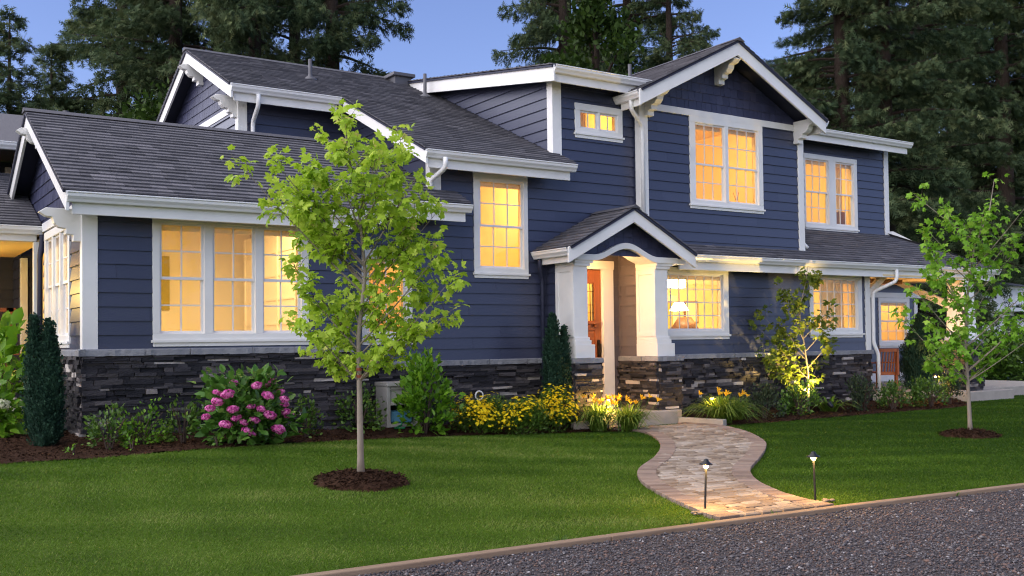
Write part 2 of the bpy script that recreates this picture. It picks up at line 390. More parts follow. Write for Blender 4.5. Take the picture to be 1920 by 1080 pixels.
def window(fr, u0, u1, v0, v1, units, parent, trim=.11, head=.11, sill=.115, grid=(2, 2), lower=None, hung=True, label=None, depth=.09, split=None, blind=True):
    """cased window; units: list of (ua, ub) sash openings, glass from v0+sill to v1-head"""
    a, b = v0+sill+.05, v1-head; c = MB()
    def bx(mb, ua, ub, va, vb, n0, n1, tone=.5): mb.prism([fr.p(ua, va, n0), fr.p(ub, va, n0), fr.p(ub, vb, n0), fr.p(ua, vb, n0)], fr.N*(n1-n0), tone)
    cuts = [u0]+[x for ua, ub in units for x in (ua, ub)]+[u1]
    for i in range(0, len(cuts), 2): bx(c, cuts[i], cuts[i+1], a, b, -.05, .028)
    bx(c, u0, u1, b, v1, -.05, .031); bx(c, u0, u1, v0+sill-.03, a, -.05, .03)
    win = c.build('window', MT['white'], parent, bevel=.004)
    if label: win['label'] = label
    s = MB(); bx(s, u0-.02, u1+.02, v0+sill-.065, v0+sill-.03, -.02, .06); bx(s, u0+.002, u1-.002, v0, v0+sill-.065, -.02, .033)
    s.build('sill', MT['white'], win, bevel=.004)
    fr_ = MB(); gl = MB(); bl = MB()
    mid = split if split is not None else (a+b)/2
    for ua, ub in units:
        fw_ = .032
        def sash(va, vb, n, g, f=fw_):
            bx(fr_, ua, ua+f, va, vb, n-.03, n); bx(fr_, ub-f, ub, va, vb, n-.03, n)
            bx(fr_, ua+f, ub-f, va, va+f*1.15, n-.03, n-.001); bx(fr_, ua+f, ub-f, vb-f, vb, n-.03, n-.001)
            for i in range(1, g[0]):
                x = ua+f+(ub-ua-2*f)*i/g[0]; bx(fr_, x-.009, x+.009, va+f*1.15, vb-f, n-.022, n-.008)
            for i in range(1, g[1]):
                y = va+f+(vb-va-2*f)*i/g[1]; bx(fr_, ua+f, ub-f, y-.009, y+.009, n-.021, n-.009)
            gl.add([fr.p(ua+f, va+f, n-.015), fr.p(ub-f, va+f, n-.015), fr.p(ub-f, vb-f, n-.015), fr.p(ua+f, vb-f, n-.015)], [(0, 1, 2, 3)])
        if hung:
            sash(mid-.02, b, -.004, grid); sash(a, mid+.02, -.036, lower or grid)
        else: sash(a, b, -.006, grid)
        if blind: bx(bl, ua, ub, b-.10, b+.02, -.115, -.085)
    fr_.build('sash', MT['vinyl'], win); gl.build('glass', MT['glass'], win)
    if blind: bl.build('blind', MT['curtain'], win)
    j = MB()                                       # jamb return
    for ua, ub in [(units[0][0], units[-1][1])]:
        bx(j, ua-.03, ua-.002, a, b, -depth-.04, -.05); bx(j, ub+.002, ub+.03, a, b, -depth-.04, -.05); bx(j, ua, ub, b+.002, b+.03, -depth-.04, -.05); bx(j, ua, ub, a-.03, a-.002, -depth-.04, -.05)
    j.build('jamb', MT['room_white'], win)
    return win
def room(x0, x1, y0, y1, z0, z1, fronts, parent, energy, lightx=None, sides=(), floor=True, col=(1, .63, .20), m=None, ly=.35, lz=None):
    mb = MB()
    q = [(x0, z0), (x1, z0), (x1, z1), (x0, z1)]
    for pc, _, _ in courses(q, [z0, z1], fronts): mb.add([(u, y0, v) for u, v in pc], [tuple(range(len(pc)))])
    for pc, _, _ in courses([(y0, z0), (y1, z0), (y1, z1), (y0, z1)], [z0, z1], sides): mb.add([(x0, u, v) for u, v in pc], [tuple(range(len(pc)))])
    mb.add([(x1, y0, z0), (x1, y1, z0), (x1, y1, z1), (x1, y0, z1), (x0, y1, z0), (x0, y1, z1), (x0, y0, z0), (x0, y0, z1)], [(0, 1, 2, 3), (4, 1, 2, 5), (6, 0, 1, 4), (7, 3, 2, 5)])
    o = mb.build('room', m or MT['room'], parent)
    l = bpy.data.lights.new('room_light', 'AREA'); l.energy = energy*.80; l.color = col; l.shape = 'RECTANGLE'; l.size = min(2., (x1-x0)*.6); l.size_y = .25
    lo = bpy.data.objects.new('room_light', l); COL.objects.link(lo); par(lo, parent)
    lo.location = (lightx if lightx is not None else (x0+x1)/2, y0+ly, (lz if lz is not None else z1-.12)); lo.rotation_euler = (rad(50), 0, 0)
    return o
def point(name, loc, e, col=(1, .62, .25), r=.05, parent=None):
    l = bpy.data.lights.new(name, 'POINT'); l.energy = e; l.color = col; l.shadow_soft_size = r
    o = bpy.data.objects.new(name, l); COL.objects.link(o); o.location = loc
    if parent: par(o, parent)
    return o
def spot(name, loc, to, e, ang, col=(1, .68, .30), r=.04, blend=.6, parent=None):
    l = bpy.data.lights.new(name, 'SPOT'); l.energy = e; l.color = col; l.shadow_soft_size = r; l.spot_size = rad(ang); l.spot_blend = blend
    o = bpy.data.objects.new(name, l); COL.objects.link(o); o.location = loc
    o.rotation_euler = (Vector(to)-Vector(loc)).to_track_quat('-Z', 'Y').to_euler()
    if parent: par(o, parent)
    return o

# ------------------------------------------------------------------ terrain
def smst(a, b, x): 
    t = np.clip((x-a)/(b-a), 0, 1); return t*t*(3-2*t)
def gz(x, y): return -1.5+smst(6.5, 12.5, y)*(.05+.25*(1-smst(3., 10., x)))
def gzf(x, y): return float(gz(np.float64(x), np.float64(y)))
def edge_y(x): return 6.145-.023*x-.004*np.square(np.clip(x, -2, 14))-.112*np.maximum(x-14, 0)

# ================================================================== THE HOUSE
house = thing('house', 'large navy blue two storey house with white trim, dark stone base and lit windows', 'house', (9, 16, -1.4)); WORLD[house.name] = (9, 16, -1.4)
H = house
def wtrim(b, name='trim_board', m='white', bev=.005): return b.build(name, MT[m], H, bevel=bev)
c5 = 1/math.sqrt(1.25)
XW, YL, YM, YB, YR2 = 2.47, 13.34, 13.90, 13.75, 15.10

# ---- left wing
fL, wL = facade(YL), west(XW)
opL = (3.31, 5.37, .03, 1.68)
siding('wall', fL, [(XW, -.04), (6.0, -.04), (6.0, 1.76), (XW, 1.76)], [opL], H, v0=-.04)
opW = (-16.12, -14.23, .03, 1.64)
siding('wall', wL, [(-16.3, -.04), (-YL, -.04), (-YL, 1.72), (-16.3, 1.72)], [opW], H, v0=-.04)
shakes('gable_wall', wL, [(-18.6, 1.70), (-YL, 1.70), (-YL, 2.02), (-15.93, 3.31), (-18.6, 1.98)], H, .178)
siding('wall', east(6.0), [(YL, -.3), (YM, -.3), (YM, 2.0), (YL, 1.8)], [], H)
b = MB(); b.box(XW-.03, XW+.155, YL-.03, YL+.11, -.04, 1.74); wtrim(b, 'corner_board')
b = MB(); b.prism([wL.p(-16.3, 1.69, 0), wL.p(-13.45, 1.69, 0), wL.p(-13.45, 1.82, 0), wL.p(-16.3, 1.82, 0)], wL.N*.035); wtrim(b, 'band_board')
stones('stone_wall', fL, [(XW-.035, -1.22), (6.02, -1.22), (6.02, -.12), (XW-.035, -.12)], H)
stones('stone_wall', wL, [(-16.3, -1.22), (-YL+.03, -1.22), (-YL+.03, -.12), (-16.3, -.12)], H)
stonecap(fL, XW-.085, 6.06, -.122, -.04, H); stonecap(wL, -16.3, -YL+.085, -.122, -.04, H)
b = MB(); b.box(XW-.005, 6.0, YL+.005, YL+.2, -1.6, -1.215); b.box(XW-.004, XW+.2, YL+.2, 16.3, -1.6, -1.215); b.build('foundation', MT['concrete'], H)
window(fL, 3.285, 5.395, -.015, 1.70, [(3.375, 3.945), (4.058, 4.632), (4.738, 5.29)], H, grid=(2, 2), split=.87, label='triple window with three tall lit sashes')
window(wL, -16.15, -14.2, -.015, 1.665, [(-16.05, -15.50), (-15.43, -14.90), (-14.84, -14.28)], H, grid=(2, 2), split=.87, label='triple window seen edge on in the side wall')
rL = FR((0, 12.79, 1.84), (1, 0, 0), (0, c5, .5*c5)); yv = lambda y: (y-12.79)/c5
roofing('roof', rL, [[(2.15, yv(12.85)), (6.33, yv(12.85)), (6.33, yv(15.93)), (2.15, yv(15.93))],
                     [(6.33, yv(13.40)), (7.64, yv(13.40)), (7.64, yv(15.93)), (6.33, yv(15.93))],
                     [(7.64, yv(13.40)), (8.10, yv(13.40)), (8.10, yv(13.88)), (7.64, yv(13.88))]], H)
rLb = FR((0, 15.93, 3.41), (-1, 0, 0), (0, -c5, .5*c5))
roofing('roof', rLb, [[(-7.64, -3.55), (-2.15, -3.55), (-2.15, 0), (-7.64, 0)]], H)
b = MB(); b.prism([(2.13, 15.93, 3.445), (2.13, 15.80, 3.375), (2.13, 16.06, 3.375)], (5.5, 0, 0), .4); b.build('ridge_cap', MT['roof'], H)
b = MB(); board(b, (2.18, 12.86, 1.855), (2.18, 15.93, 3.39), .25, (1, 0, 0), .04); board(b, (2.18, 15.93, 3.39), (2.18, 19.0, 1.855), .25, (1, 0, 0), .04); wtrim(b, 'rake_board')
b = MB(); board(b, (6.31, 12.86, 1.855), (6.31, 13.9, 2.375), .2, (-1, 0, 0), .04); wtrim(b, 'rake_board')
gutter((2.19, 12.79, 1.84), (6.33, 12.79, 1.84), (0, -1, 0), H)
gutter((6.36, 13.35, 2.115), (8.11, 13.35, 2.115), (0, -1, 0), H)
bracket(wL, -15.93, 3.14, H, .13, .82); bracket(wL, -13.45, 1.70, H, .13, .95)
pipe([(6.09, 13.82, 2.0), (6.09, 13.82, 0), (6.09, 13.82, -1.35)], H, MT['navy_dark'], name='downpipe')

# ---- middle wall, dormer
fM = facade(YM)
opT, opM, opD = (6.48, 7.29, .0, 1.40), (8.46, 9.46, 1.06, 2.72), (10.52, 11.53, 3.53, 4.08)
siding('wall', fM, [(6.0, -.29), (7.66, -.29), (7.66, 2.32), (6.0, 2.32)], [opT], H, v0=-.29)
siding('wall', fM, [(7.66, -.29), (10.04, -.29), (10.04, 3.10), (7.66, 3.10)], [opM, (9.9, 10.1, -1, 1.55)], H, v0=-.29)
siding('wall', fM, [(10.04, -.29), (11.86, -.29), (11.86, 4.56), (10.04, 4.56)], [opD, (10.0, 12, -1, 1.55)], H, v0=-.29)
siding('wall', west(7.66), [(-16.95, 2.55), (-YM, 2.3), (-YM, 3.04), (-16.95, 4.45)], [], H, v0=-.29)
siding('wall', west(10.04), [(-YM, 3.0), (-YM, 4.54), (-18.5, 5.30), (-18.5, 5.15)], [], H, v0=-.29)
b = MB(); b.box(7.63, 7.835, YM-.032, YM+.1, 2.36, 2.98); wtrim(b, 'corner_board')
b = MB(); b.box(10.01, 10.20, YM-.032, YM+.13, 3.12, 4.46); wtrim(b, 'corner_board')
stones('stone_wall', fM, [(6.02, -1.42), (9.84, -1.42), (9.84, -.37), (6.02, -.37)], H)
stonecap(fM, 6.0, 9.84, -.372, -.29, H)
b = MB(); b.box(6.0, 9.8, YM+.005, YM+.2, -1.7, -1.41); b.build('foundation', MT['concrete'], H)
window(fM, 6.46, 7.31, -.03, 1.415, [(6.56, 7.20)], H, grid=(2, 2), hung=False, label='narrow window half hidden behind the young tree')
window(fM, 8.435, 9.485, 1.025, 2.735, [(8.55, 9.40)], H, grid=(3, 2), split=1.88, label='tall double hung window with twelve panes')
window(fM, 10.495, 11.55, 3.495, 4.10, [(10.605, 11.0), (11.045, 11.44)], H, trim=.1, head=.12, sill=.12, grid=(2, 1), hung=False, label='small high window with two lights', blind=False)
km = .46; cm = 1/math.sqrt(1+km*km); rM = FR((0, 13.35, 2.917), (1, 0, 0), (0, cm, km*cm)); ym = lambda y: (y-13.35)/cm
roofing('roof', rM, [[(5.30, ym(16.48)), (7.30, ym(16.48)), (7.30, ym(19.05)), (5.30, ym(19.05))],
                     [(7.30, ym(13.41)), (10.04, ym(13.41)), (10.04, ym(19.05)), (7.30, ym(19.05))],
                     [(10.04, ym(13.41)), (10.16, ym(13.41)), (10.16, ym(13.87)), (10.04, ym(13.87))],
                     [(10.04, ym(18.2)), (13.0, ym(18.2)), (13.0, ym(19.05)), (10.04, ym(19.05))]], H)
rMb = FR((0, 19.05, 5.539), (-1, 0, 0), (0, -cm, km*cm))
roofing('roof', rMb, [[(-20, -3.0), (-5.30, -3.0), (-5.30, 0), (-20, 0)]], H)
b = MB(); b.prism([(5.28, 19.05, 5.575), (5.28, 18.92, 5.505), (5.28, 19.18, 5.505)], (8.5, 0, 0), .4); b.build('ridge_cap', MT['roof'], H)
fU, wU = facade(16.95), west(5.63)
siding('wall', fU, [(5.63, 2.75), (7.66, 2.75), (7.66, 4.48), (5.63, 4.48)], [], H, v0=-.29)
siding('wall', wU, [(-21.1, 2.6), (-16.95, 2.6), (-16.95, 4.08), (-21.1, 4.08)], [], H, v0=-.29)
shakes('gable_wall', wU, [(-21.1, 4.06), (-16.95, 4.06), (-16.95, 4.45), (-19.05, 5.42), (-21.1, 4.46)], H, .178)
b = MB(); b.prism([wU.p(-21.1, 4.03, 0), wU.p(-17.06, 4.03, 0), wU.p(-17.06, 4.16, 0), wU.p(-21.1, 4.16, 0)], wU.N*.03); wtrim(b, 'band_board')
b = MB(); b.box(5.60, 5.76, 16.92, 17.08, 2.8, 4.46); wtrim(b, 'corner_board')
b = MB(); board(b, (5.33, 16.48, 4.345), (5.33, 19.05, 5.525), .25, (1, 0, 0), .04); board(b, (5.33, 19.05, 5.525), (5.33, 21.6, 4.345), .25, (1, 0, 0), .04); wtrim(b, 'rake_board')
b = MB(); board(b, (7.32, 13.42, 2.935), (7.32, 16.44, 4.325), .235, (1, 0, 0), .04); wtrim(b, 'rake_board')
gutter((5.34, 16.42, 4.33), (7.33, 16.42, 4.33), (0, -1, 0), H); gutter((7.318, 13.35, 2.917), (10.145, 13.35, 2.917), (0, -1, 0), H)
bracket(wU, -19.05, 5.24, H, .14, .85); bracket(wU, -17.05, 4.25, H, .14, .85)
pipe([(5.80, 16.46, 4.20), (5.80, 16.46, 4.02), (5.84, 16.86, 3.82), (5.84, 16.86, 3.1), (5.86, 16.76, 2.99)], H)
pipe([(7.60, 13.31, 2.80), (7.60, 13.31, 2.64), (7.62, 13.82, 2.52), (7.62, 13.82, 2.40)], H)
ks = .165; cs = 1/math.sqrt(1+ks*ks); rD = FR((0, 13.4, 4.555), (1, 0, 0), (0, cs, ks*cs)); yd = lambda y: (y-13.4)/cs
roofing('roof', rD, [[(9.72, yd(13.46)), (12.0, yd(13.46)), (14.2, yd(18.9)), (9.72, yd(18.9))]], H)
b = MB(); board(b, (9.75, 13.46, 4.55), (9.75, 18.8, 5.435), .27, (1, 0, 0), .04); wtrim(b, 'rake_board')
gutter((9.765, 13.4, 4.555), (11.9, 13.4, 4.555), (0, -1, 0), H)

# ---- big gabled bay
fB = facade(YB); opB = (13.06, 14.92, 2.45, 4.10)
siding('wall', fB, [(11.84, 1.5), (16.0, 1.5), (16.0, 4.14), (11.84, 4.14)], [opB], H, v0=1.62)
shakes('gable_wall', fB, [(11.84, 4.25), (16.0, 4.25), (16.0, 4.30), (13.77, 5.40), (11.84, 4.44)], H, .172)
siding('wall', west(11.84), [(-YM, 1.5), (-YB, 1.5), (-YB, 4.4), (-YM, 4.4)], [], H)
siding('wall', east(16.1), [(YB, 1.6), (YR2, 1.6), (YR2, 4.5), (YB, 4.3)], [], H)
b = MB(); b.prism([fB.p(12.0, 4.125, 0), fB.p(15.96, 4.125, 0), fB.p(15.96, 4.25, 0), fB.p(12.0, 4.25, 0)], fB.N*.034); wtrim(b, 'band_board')
b = MB(); b.box(11.81, 12.005, YB-.034, YB+.1, 1.66, 4.42); wtrim(b, 'corner_board')
b = MB(); b.box(15.955, 16.12, YB-.034, YB+.12, 1.66, 4.28); wtrim(b, 'corner_board')
window(fB, 13.02, 14.95, 2.41, 4.13, [(13.165, 13.925), (14.015, 14.83)], H, grid=(3, 2), split=3.255, label='large twin window in the upper gabled bay')
kb = .505; cb = 1/math.sqrt(1+kb*kb)
rBl = FR((11.34, 0, 4.29), (0, -1, 0), (cb, 0, kb*cb)); xb = lambda x: (x-11.34)/cb
pk = 13.77
roofing('roof', rBl, [[(-13.88, xb(11.40)), (-13.16, xb(11.40)), (-13.16, xb(pk)), (-13.88, xb(pk))], [(-13.88, xb(11.9)), (-13.88, xb(pk)), (-19.2, xb(pk))]], H)
rBr = FR((16.20, 0, 4.29), (0, 1, 0), (-cb, 0, kb*cb)); xr = lambda x: (16.20-x)/cb
roofing('roof', rBr, [[(13.16, xr(16.22)), (15.0, xr(16.22)), (19.0, xr(pk)), (13.16, xr(pk))]], H)
b = MB(); b.prism([(pk, 13.14, 5.555), (pk-.13, 13.14, 5.485), (pk+.13, 13.14, 5.485)], (0, 6, 0), .4); b.build('ridge_cap', MT['roof'], H)
b = MB(); board(b, (11.38, 13.19, 4.30), (pk, 13.19, 5.505), .28, (0, 1, 0), .04); board(b, (pk, 13.19, 5.505), (16.18, 13.19, 4.29), .28, (0, 1, 0), .04); wtrim(b, 'rake_board')
gutter((11.34, 13.22, 4.29), (11.34, 13.88, 4.29), (-1, 0, 0), H, fh=.24)
gutter((16.30, 13.22, 4.29), (16.30, 14.7, 4.29), (1, 0, 0), H, fh=.24)
for u, v in ((13.77, 5.22), (12.0, 4.43), (15.93, 4.31)): bracket(fB, u, v, H, .15, 1.05)
pipe([(11.43, 13.50, 4.18), (11.43, 13.50, 4.02), (11.84, 13.69, 3.80), (11.85, 13.69, 1.95)], H)

# ---- upper right wall
fR2 = facade(YR2)
siding('wall', fR2, [(16.0, 2.2), (20.65, 2.2), (20.65, 4.5), (16.0, 4.5)], [(17.78, 19.49, 2.51, 4.05)], H, v0=2.38)
siding('wall', east(20.65), [(YR2, 2.2), (19, 2.2), (19, 4.5), (YR2, 4.5)], [], H)
b = MB(); b.box(20.52, 20.68, YR2-.032, YR2+.12, 2.36, 4.42); wtrim(b, 'corner_board')
window(fR2, 17.73, 19.53, 2.375, 4.09, [(17.77, 18.54), (18.78, 19.41)], H, grid=(3, 2), split=3.25, label='twin window in the set back upper wall')
rE = FR((0, 14.6, 4.55), (1, 0, 0), (0, cs, ks*cs)); ye = lambda y: (y-14.6)/cs
roofing('roof', rE, [[(15.9, ye(14.66)), (20.98, ye(14.66)), (20.98, ye(19.4)), (14.0, ye(19.4))]], H)
gutter((16.0, 14.6, 4.55), (21.0, 14.6, 4.55), (0, -1, 0), H)
pipe([(16.42, 14.64, 4.42), (16.42, 14.64, 4.30), (16.18, 14.3, 4.16), (16.14, 13.9, 4.08), (16.14, 13.85, 3.9), (16.14, 13.85, 1.95), (16.22, 13.74, 1.80)], H)

# ---- lower right wall and its long shed roof
opA, opC = (12.2, 13.93, .03, 1.29), (16.26, 17.83, .03, 1.30)
siding('wall', fB, [(11.6, -.28), (18.1, -.28), (18.1, 1.50), (11.6, 1.50)], [opA, opC], H, v0=-.28)
stones('stone_wall', fB, [(12.0, -1.6), (18.12, -1.6), (18.12, -.36), (12.0, -.36)], H)
stonecap(fB, 12.05, 18.16, -.362, -.28, H)
siding('wall', east(18.1), [(YB, -1.3), (17.5, -1.3), (17.5, 1.4), (YB, 1.4)], [], H)
b = MB(); b.box(17.965, 18.13, YB-.033, YB+.12, -.28, 1.34); wtrim(b, 'corner_board')
window(fB, 12.17, 13.955, -.01, 1.305, [(12.28, 13.82)], H, grid=(7, 4), hung=False, label='wide lower window of small panes with a glowing lamp inside')
window(fB, 16.235, 17.865, -.01, 1.32, [(16.345, 17.72)], H, grid=(6, 4), hung=False, label='lower window of small panes behind the uplit tree')
kr = .476; cr = 1/math.sqrt(1+kr*kr); rR = FR((0, 13.25, 1.51), (1, 0, 0), (0, cr, kr*cr)); yr = lambda y: (y-13.25)/cr
roofing('roof', rR, [[(12.1, yr(13.31)), (16.1, yr(13.31)), (16.1, yr(13.74)), (12.1, yr(13.74))],
                     [(16.1, yr(13.31)), (22.2, yr(13.31)), (20.66, yr(15.08)), (16.1, yr(15.08))]], H)
kh = (2.39-1.51)/(22.3-20.66); ch = 1/math.sqrt(1+kh*kh)
rH = FR((22.3, 0, 1.51), (0, 1, 0), (-ch, 0, kh*ch))
roofing('roof', rH, [[(13.25, .06), (17.4, .06), (17.4, 1.62/ch), (15.08, 1.62/ch)]], H)
b = MB(); b.prism([(22.22, 13.27, 1.545), (20.66, 15.1, 2.44), (20.75, 15.14, 2.39), (22.30, 13.33, 1.515)], (-.06, -.04, 0), .4); b.build('ridge_cap', MT['roof'], H)
b = MB(); b.prism([(20.72, 15.2, 2.36), (20.72, 15.2, 2.50), (20.86, 15.1, 2.50), (21.3, 14.75, 2.20), (21.2, 14.8, 2.14)], (.03, .03, 0)); wtrim(b, 'rake_board')
gutter((12.32, 13.25, 1.51), (22.25, 13.25, 1.51), (0, -1, 0), H, fh=.27)
pipe([(18.47, 13.31, 1.40), (18.47, 13.31, 1.16), (18.17, 13.68, .95), (18.17, 13.69, -.14), (18.25, 13.64, -.36), (18.25, 13.64, -1.25)], H)

# ---- entry porch
PX0, PX1, PY = 9.84, 11.58, 13.10
for x0, lab in ((PX0, None), (PX1, None)):
    c = MB(); d = x0
    c.box(d, d+.275, PY, 13.6, .0, 1.22); c.build('column', MT['white'], H, bevel=.006)
    t = MB(); t.box(d-.012, d+.385, PY-.04, 13.61, -.29, -.07); t.box(d-.008, d+.325, PY-.025, 13.608, -.07, .0); t.box(d-.006, d+.30, PY-.012, 13.606, .0, .05); t.build('column_base', MT['white'], H, bevel=.006); t = MB()
    t.box(d-.008, d+.31, PY-.03, 13.607, 1.205, 1.255); t.box(d-.014, d+.36, PY-.05, 13.612, 1.255, 1.36); t.build('column_capital', MT['white'], H, bevel=.006)
    t = MB()
    for y0, y1, z0, z1 in ((PY+.001, PY+.075, .05, 1.2), (13.525, 13.598, .05, 1.2), (PY+.075, 13.525, 1.12, 1.2), (PY+.075, 13.525, .05, .13)): t.box(d-.016, d+.002, y0, y1, z0, z1)
    t.build('panel_frame', MT['white'], H, bevel=.003)
    q = MB()
fP = facade(PY-.04); wP = west(PX0-.02)
for x0, x1 in ((9.80, 10.325), (11.58, 12.085)):
    stones('stone_pier', fP, [(x0, -1.5), (x1, -1.5), (x1, -.37), (x0, -.37)], H); stonecap(fP, x0-.04, x1+.04, -.372, -.29, H, .05, .3)
stones('stone_pier', west(9.80), [(-13.9, -1.5), (-PY+.04, -1.5), (-PY+.04, -.37), (-13.9, -.37)], H); stonecap(west(9.80), -13.9, -PY+.09, -.372, -.29, H, .05, .3)
stones('stone_pier', east(10.325), [(PY-.04, -1.5), (14.1, -1.5), (14.1, -.37), (PY-.04, -.37)], H)
stones('stone_wall', west(11.58), [(-14.1, -1.3), (-PY+.045, -1.3), (-PY+.045, -.37), (-14.1, -.37)], H); stonecap(west(11.58), -14.1, -PY+.09, -.372, -.29, H, .05, .2)
siding('wall', west(11.60), [(-14.1, -.29), (-13.58, -.29), (-13.58, 1.62), (-14.1, 1.62)], [], H, MT['navy_lamplit'], v0=-.29)
siding('wall', west(9.86), [(-13.9, -.29), (-13.58, -.29), (-13.58, 1.5), (-13.9, 1.5)], [], H, v0=-.29)
siding('wall', east(10.0), [(13.6, -1.3), (14.1, -1.3), (14.1, 1.6), (13.6, 1.6)], [], H)
fD = facade(14.1)
siding('wall', fD, [(9.9, -1.25), (11.62, -1.25), (11.62, 1.64), (9.9, 1.64)], [(10.14, 11.3, -1.3, 1.28)], H, MT['navy_lamplit'], v0=-.29)
b = MB(); b.box(11.58, 11.625, 14.05, 14.1, -.29, 1.6); b.build('corner_board', MT['navy_lamplit'], H)
b = MB(); b.box(11.21, 11.445, 14.065, 14.2, -1.22, 1.25); b.box(10.0, 10.23, 14.065, 14.2, -1.22, 1.25); b.box(10.0, 11.46, 14.06, 14.2, 1.25, 1.40); b.build('door_casing', MT['white'], H, bevel=.005)
b = MB(); D0, D1, dz0, dz1, dy = 10.235, 11.205, -1.20, 1.245, 14.13
b.box(D0, D0+.14, dy, dy+.045, dz0, dz1); b.box(D1-.14, D1, dy, dy+.045, dz0, dz1); b.box(D0+.14, D1-.14, dy, dy+.045, 1.0, dz1); b.box(D0+.14, D1-.14, dy, dy+.045, .17, .34); b.box(D0+.14, D1-.14, dy, dy+.045, dz0, -.95)
b.box(D0+.14, D1-.14, dy+.018, dy+.04, -.95, .17)
for i in range(1, 3): x = D0+.14+(D1-D0-.28)*i/3; b.box(x-.05, x+.05, dy+.001, dy+.03, -.95, .17)
b.box(D0+.02, D1-.06, dy-.07, dy, .285, .32)
for i in range(6): x = D0+.1+i*.14; b.box(x, x+.05, dy-.045, dy, .235, .285)
door = b.build('door', MT['door'], H, bevel=.004); door['label'] = 'stained wooden front door with small leaded glass'
g = MB(); g.add([(D0+.14, dy+.02, .34), (D1-.14, dy+.02, .34), (D1-.14, dy+.02, 1.0), (D0+.14, dy+.02, 1.0)], [(0, 1, 2, 3)]); g.build('door_glass', MT['glass'], door)
g = MB()
for i in range(1, 8): x = D0+.14+(D1-D0-.28)*i/8; g.box(x-.004, x+.004, dy+.012, dy+.03, .34, 1.0)
for z in (.48, .62, .86): g.box(D0+.14, D1-.14, dy+.013, dy+.029, z-.004, z+.004)
g.build('door_lite_bars', MT['brass'], door)
g = MB(); g.box(D1-.10, D1-.045, dy-.018, dy, -.30, .0); g.box(D1-.105, D1-.04, dy-.02, dy, -.55, -.40)
g.tube([(D1-.07, dy-.012, -.05), (D1-.07, dy-.07, -.08), (D1-.07, dy-.075, -.2), (D1-.07, dy-.05, -.29), (D1-.07, dy-.012, -.30)], .012, 8); g.lathe((D1-.07, dy-.02, -.45), [(.02, 0), (.025, .01), (.02, .02)], 10)
g.build('handle', MT['brass'], door)
b = MB(); b.box(10.0, 11.85, 13.2, 14.1, 1.60, 1.63); b.build('porch_ceiling', MT['ceil_wood'], H)
def bumpz(x): 
    t = abs(x-10.9)/.70
    return 0 if t >= 1 else .5*(1+math.cos(math.pi*t))
xs = [9.86]+[10.2+i*1.4/28 for i in range(29)]+[12.03]
b = MB(); n = len(xs); vs = []
for x in xs: h = bumpz(x)*.215; vs += [(x, PY-.075, 1.40+h), (x, PY-.075, 1.30+h), (x, 13.5, 1.30+h), (x, 13.5, 1.40+h)]
fs = [(i*4+k, i*4+(k+1) % 4, i*4+4+(k+1) % 4, i*4+4+k) for i in range(n-1) for k in range(4)]+[(0, 3, 2, 1), tuple(4*(n-1)+k for k in range(4))]
b.add(vs, fs); b.build('arch', MT['white'], H, bevel=.004)
shakes('gable_wall', facade(PY+.02), [(9.62, 1.40), (12.25, 1.40), (10.93, 2.09)], H, .16)
b = MB(); b.box(11.93, 12.25, 13.05, 13.45, 1.30, 1.38); wtrim(b, 'beam_end')
kp = .528; cp = 1/math.sqrt(1+kp*kp)
rPl = FR((9.53, 0, 1.47), (0, -1, 0), (cp, 0, kp*cp)); rPr = FR((12.31, 0, 1.47), (0, 1, 0), (-cp, 0, kp*cp))
roofing('roof', rPl, [[(-13.88, .06), (-12.82, .06), (-12.82, 1.39/cp), (-13.88, 1.39/cp)]], H)
roofing('roof', rPr, [[(12.82, .0), (13.73, .0), (13.73, 1.39/cp), (12.82, 1.39/cp)]], H)
b = MB(); b.prism([(10.92, 12.80, 2.235), (10.80, 12.80, 2.175), (11.04, 12.80, 2.175)], (0, 1.08, 0), .3); b.build('ridge_cap', MT['roof'], H)
b = MB(); board(b, (9.56, 12.85, 1.475), (10.92, 12.85, 2.19), .25, (0, 1, 0), .04); board(b, (10.92, 12.85, 2.19), (12.29, 12.85, 1.47), .25, (0, 1, 0), .04); wtrim(b, 'rake_board')
gutter((9.53, 12.88, 1.475), (9.53, 13.87, 1.475), (-1, 0, 0), H, fh=.22)
pipe([(9.62, 13.74, 1.36), (9.62, 13.74, 1.22), (9.73, 13.83, 1.02), (9.73, 13.83, -1.3)], H, MT['navy_dark'], w=.07)
b = MB(); b.lathe((10.75, 13.45, 1.56), [(.10, .06), (.11, .03), (.08, 0)], 14); b.build('porch_light', MT['bulb'], H)
point('porch_lamp', (10.72, 13.48, 1.42), 20, (1, .56, .22), .08, H)
b = MB(); b.box(10.0, 10.02, 13.80, 13.92, .35, .6); b.lathe((10.09, 13.86, .36), [(.05, 0), (.06, .02), (.05, .2), (.02, .24)], 12); b.build('wall_lantern', MT['bulb'], H)
point('lantern_lamp', (10.20, 13.84, .46), 27, (1, .56, .22), .05, H)

# ---- open porch on the right
b = MB(); b.box(18.1, 21.5, 13.36, 17.5, 1.27, 1.30); b.build('porch_ceiling', MT['room'], H)
b = MB(); b.box(18.6, 19.9, 14.2, 14.4, 1.17, 1.268); b.build('ceiling_beam', MT['room_dark'], H)
fQ, wQ = facade(13.3), west(20.9)
stones('stone_pier', fQ, [(20.88, -1.35), (21.45, -1.35), (21.45, -.18), (20.88, -.18)], H); stones('stone_pier', wQ, [(-13.9, -1.35), (-13.28, -1.35), (-13.28, -.18), (-13.9, -.18)], H)
stonecap(fQ, 20.83, 21.5, -.18, -.10, H, .05, .6); stonecap(wQ, -13.95, -13.25, -.18, -.10, H, .05, .5)
b = MB(); T = [(20.95, 13.36), (21.40, 13.36), (21.40, 13.84), (20.95, 13.84)]; U = [(20.99, 13.40), (21.36, 13.40), (21.36, 13.80), (20.99, 13.80)]
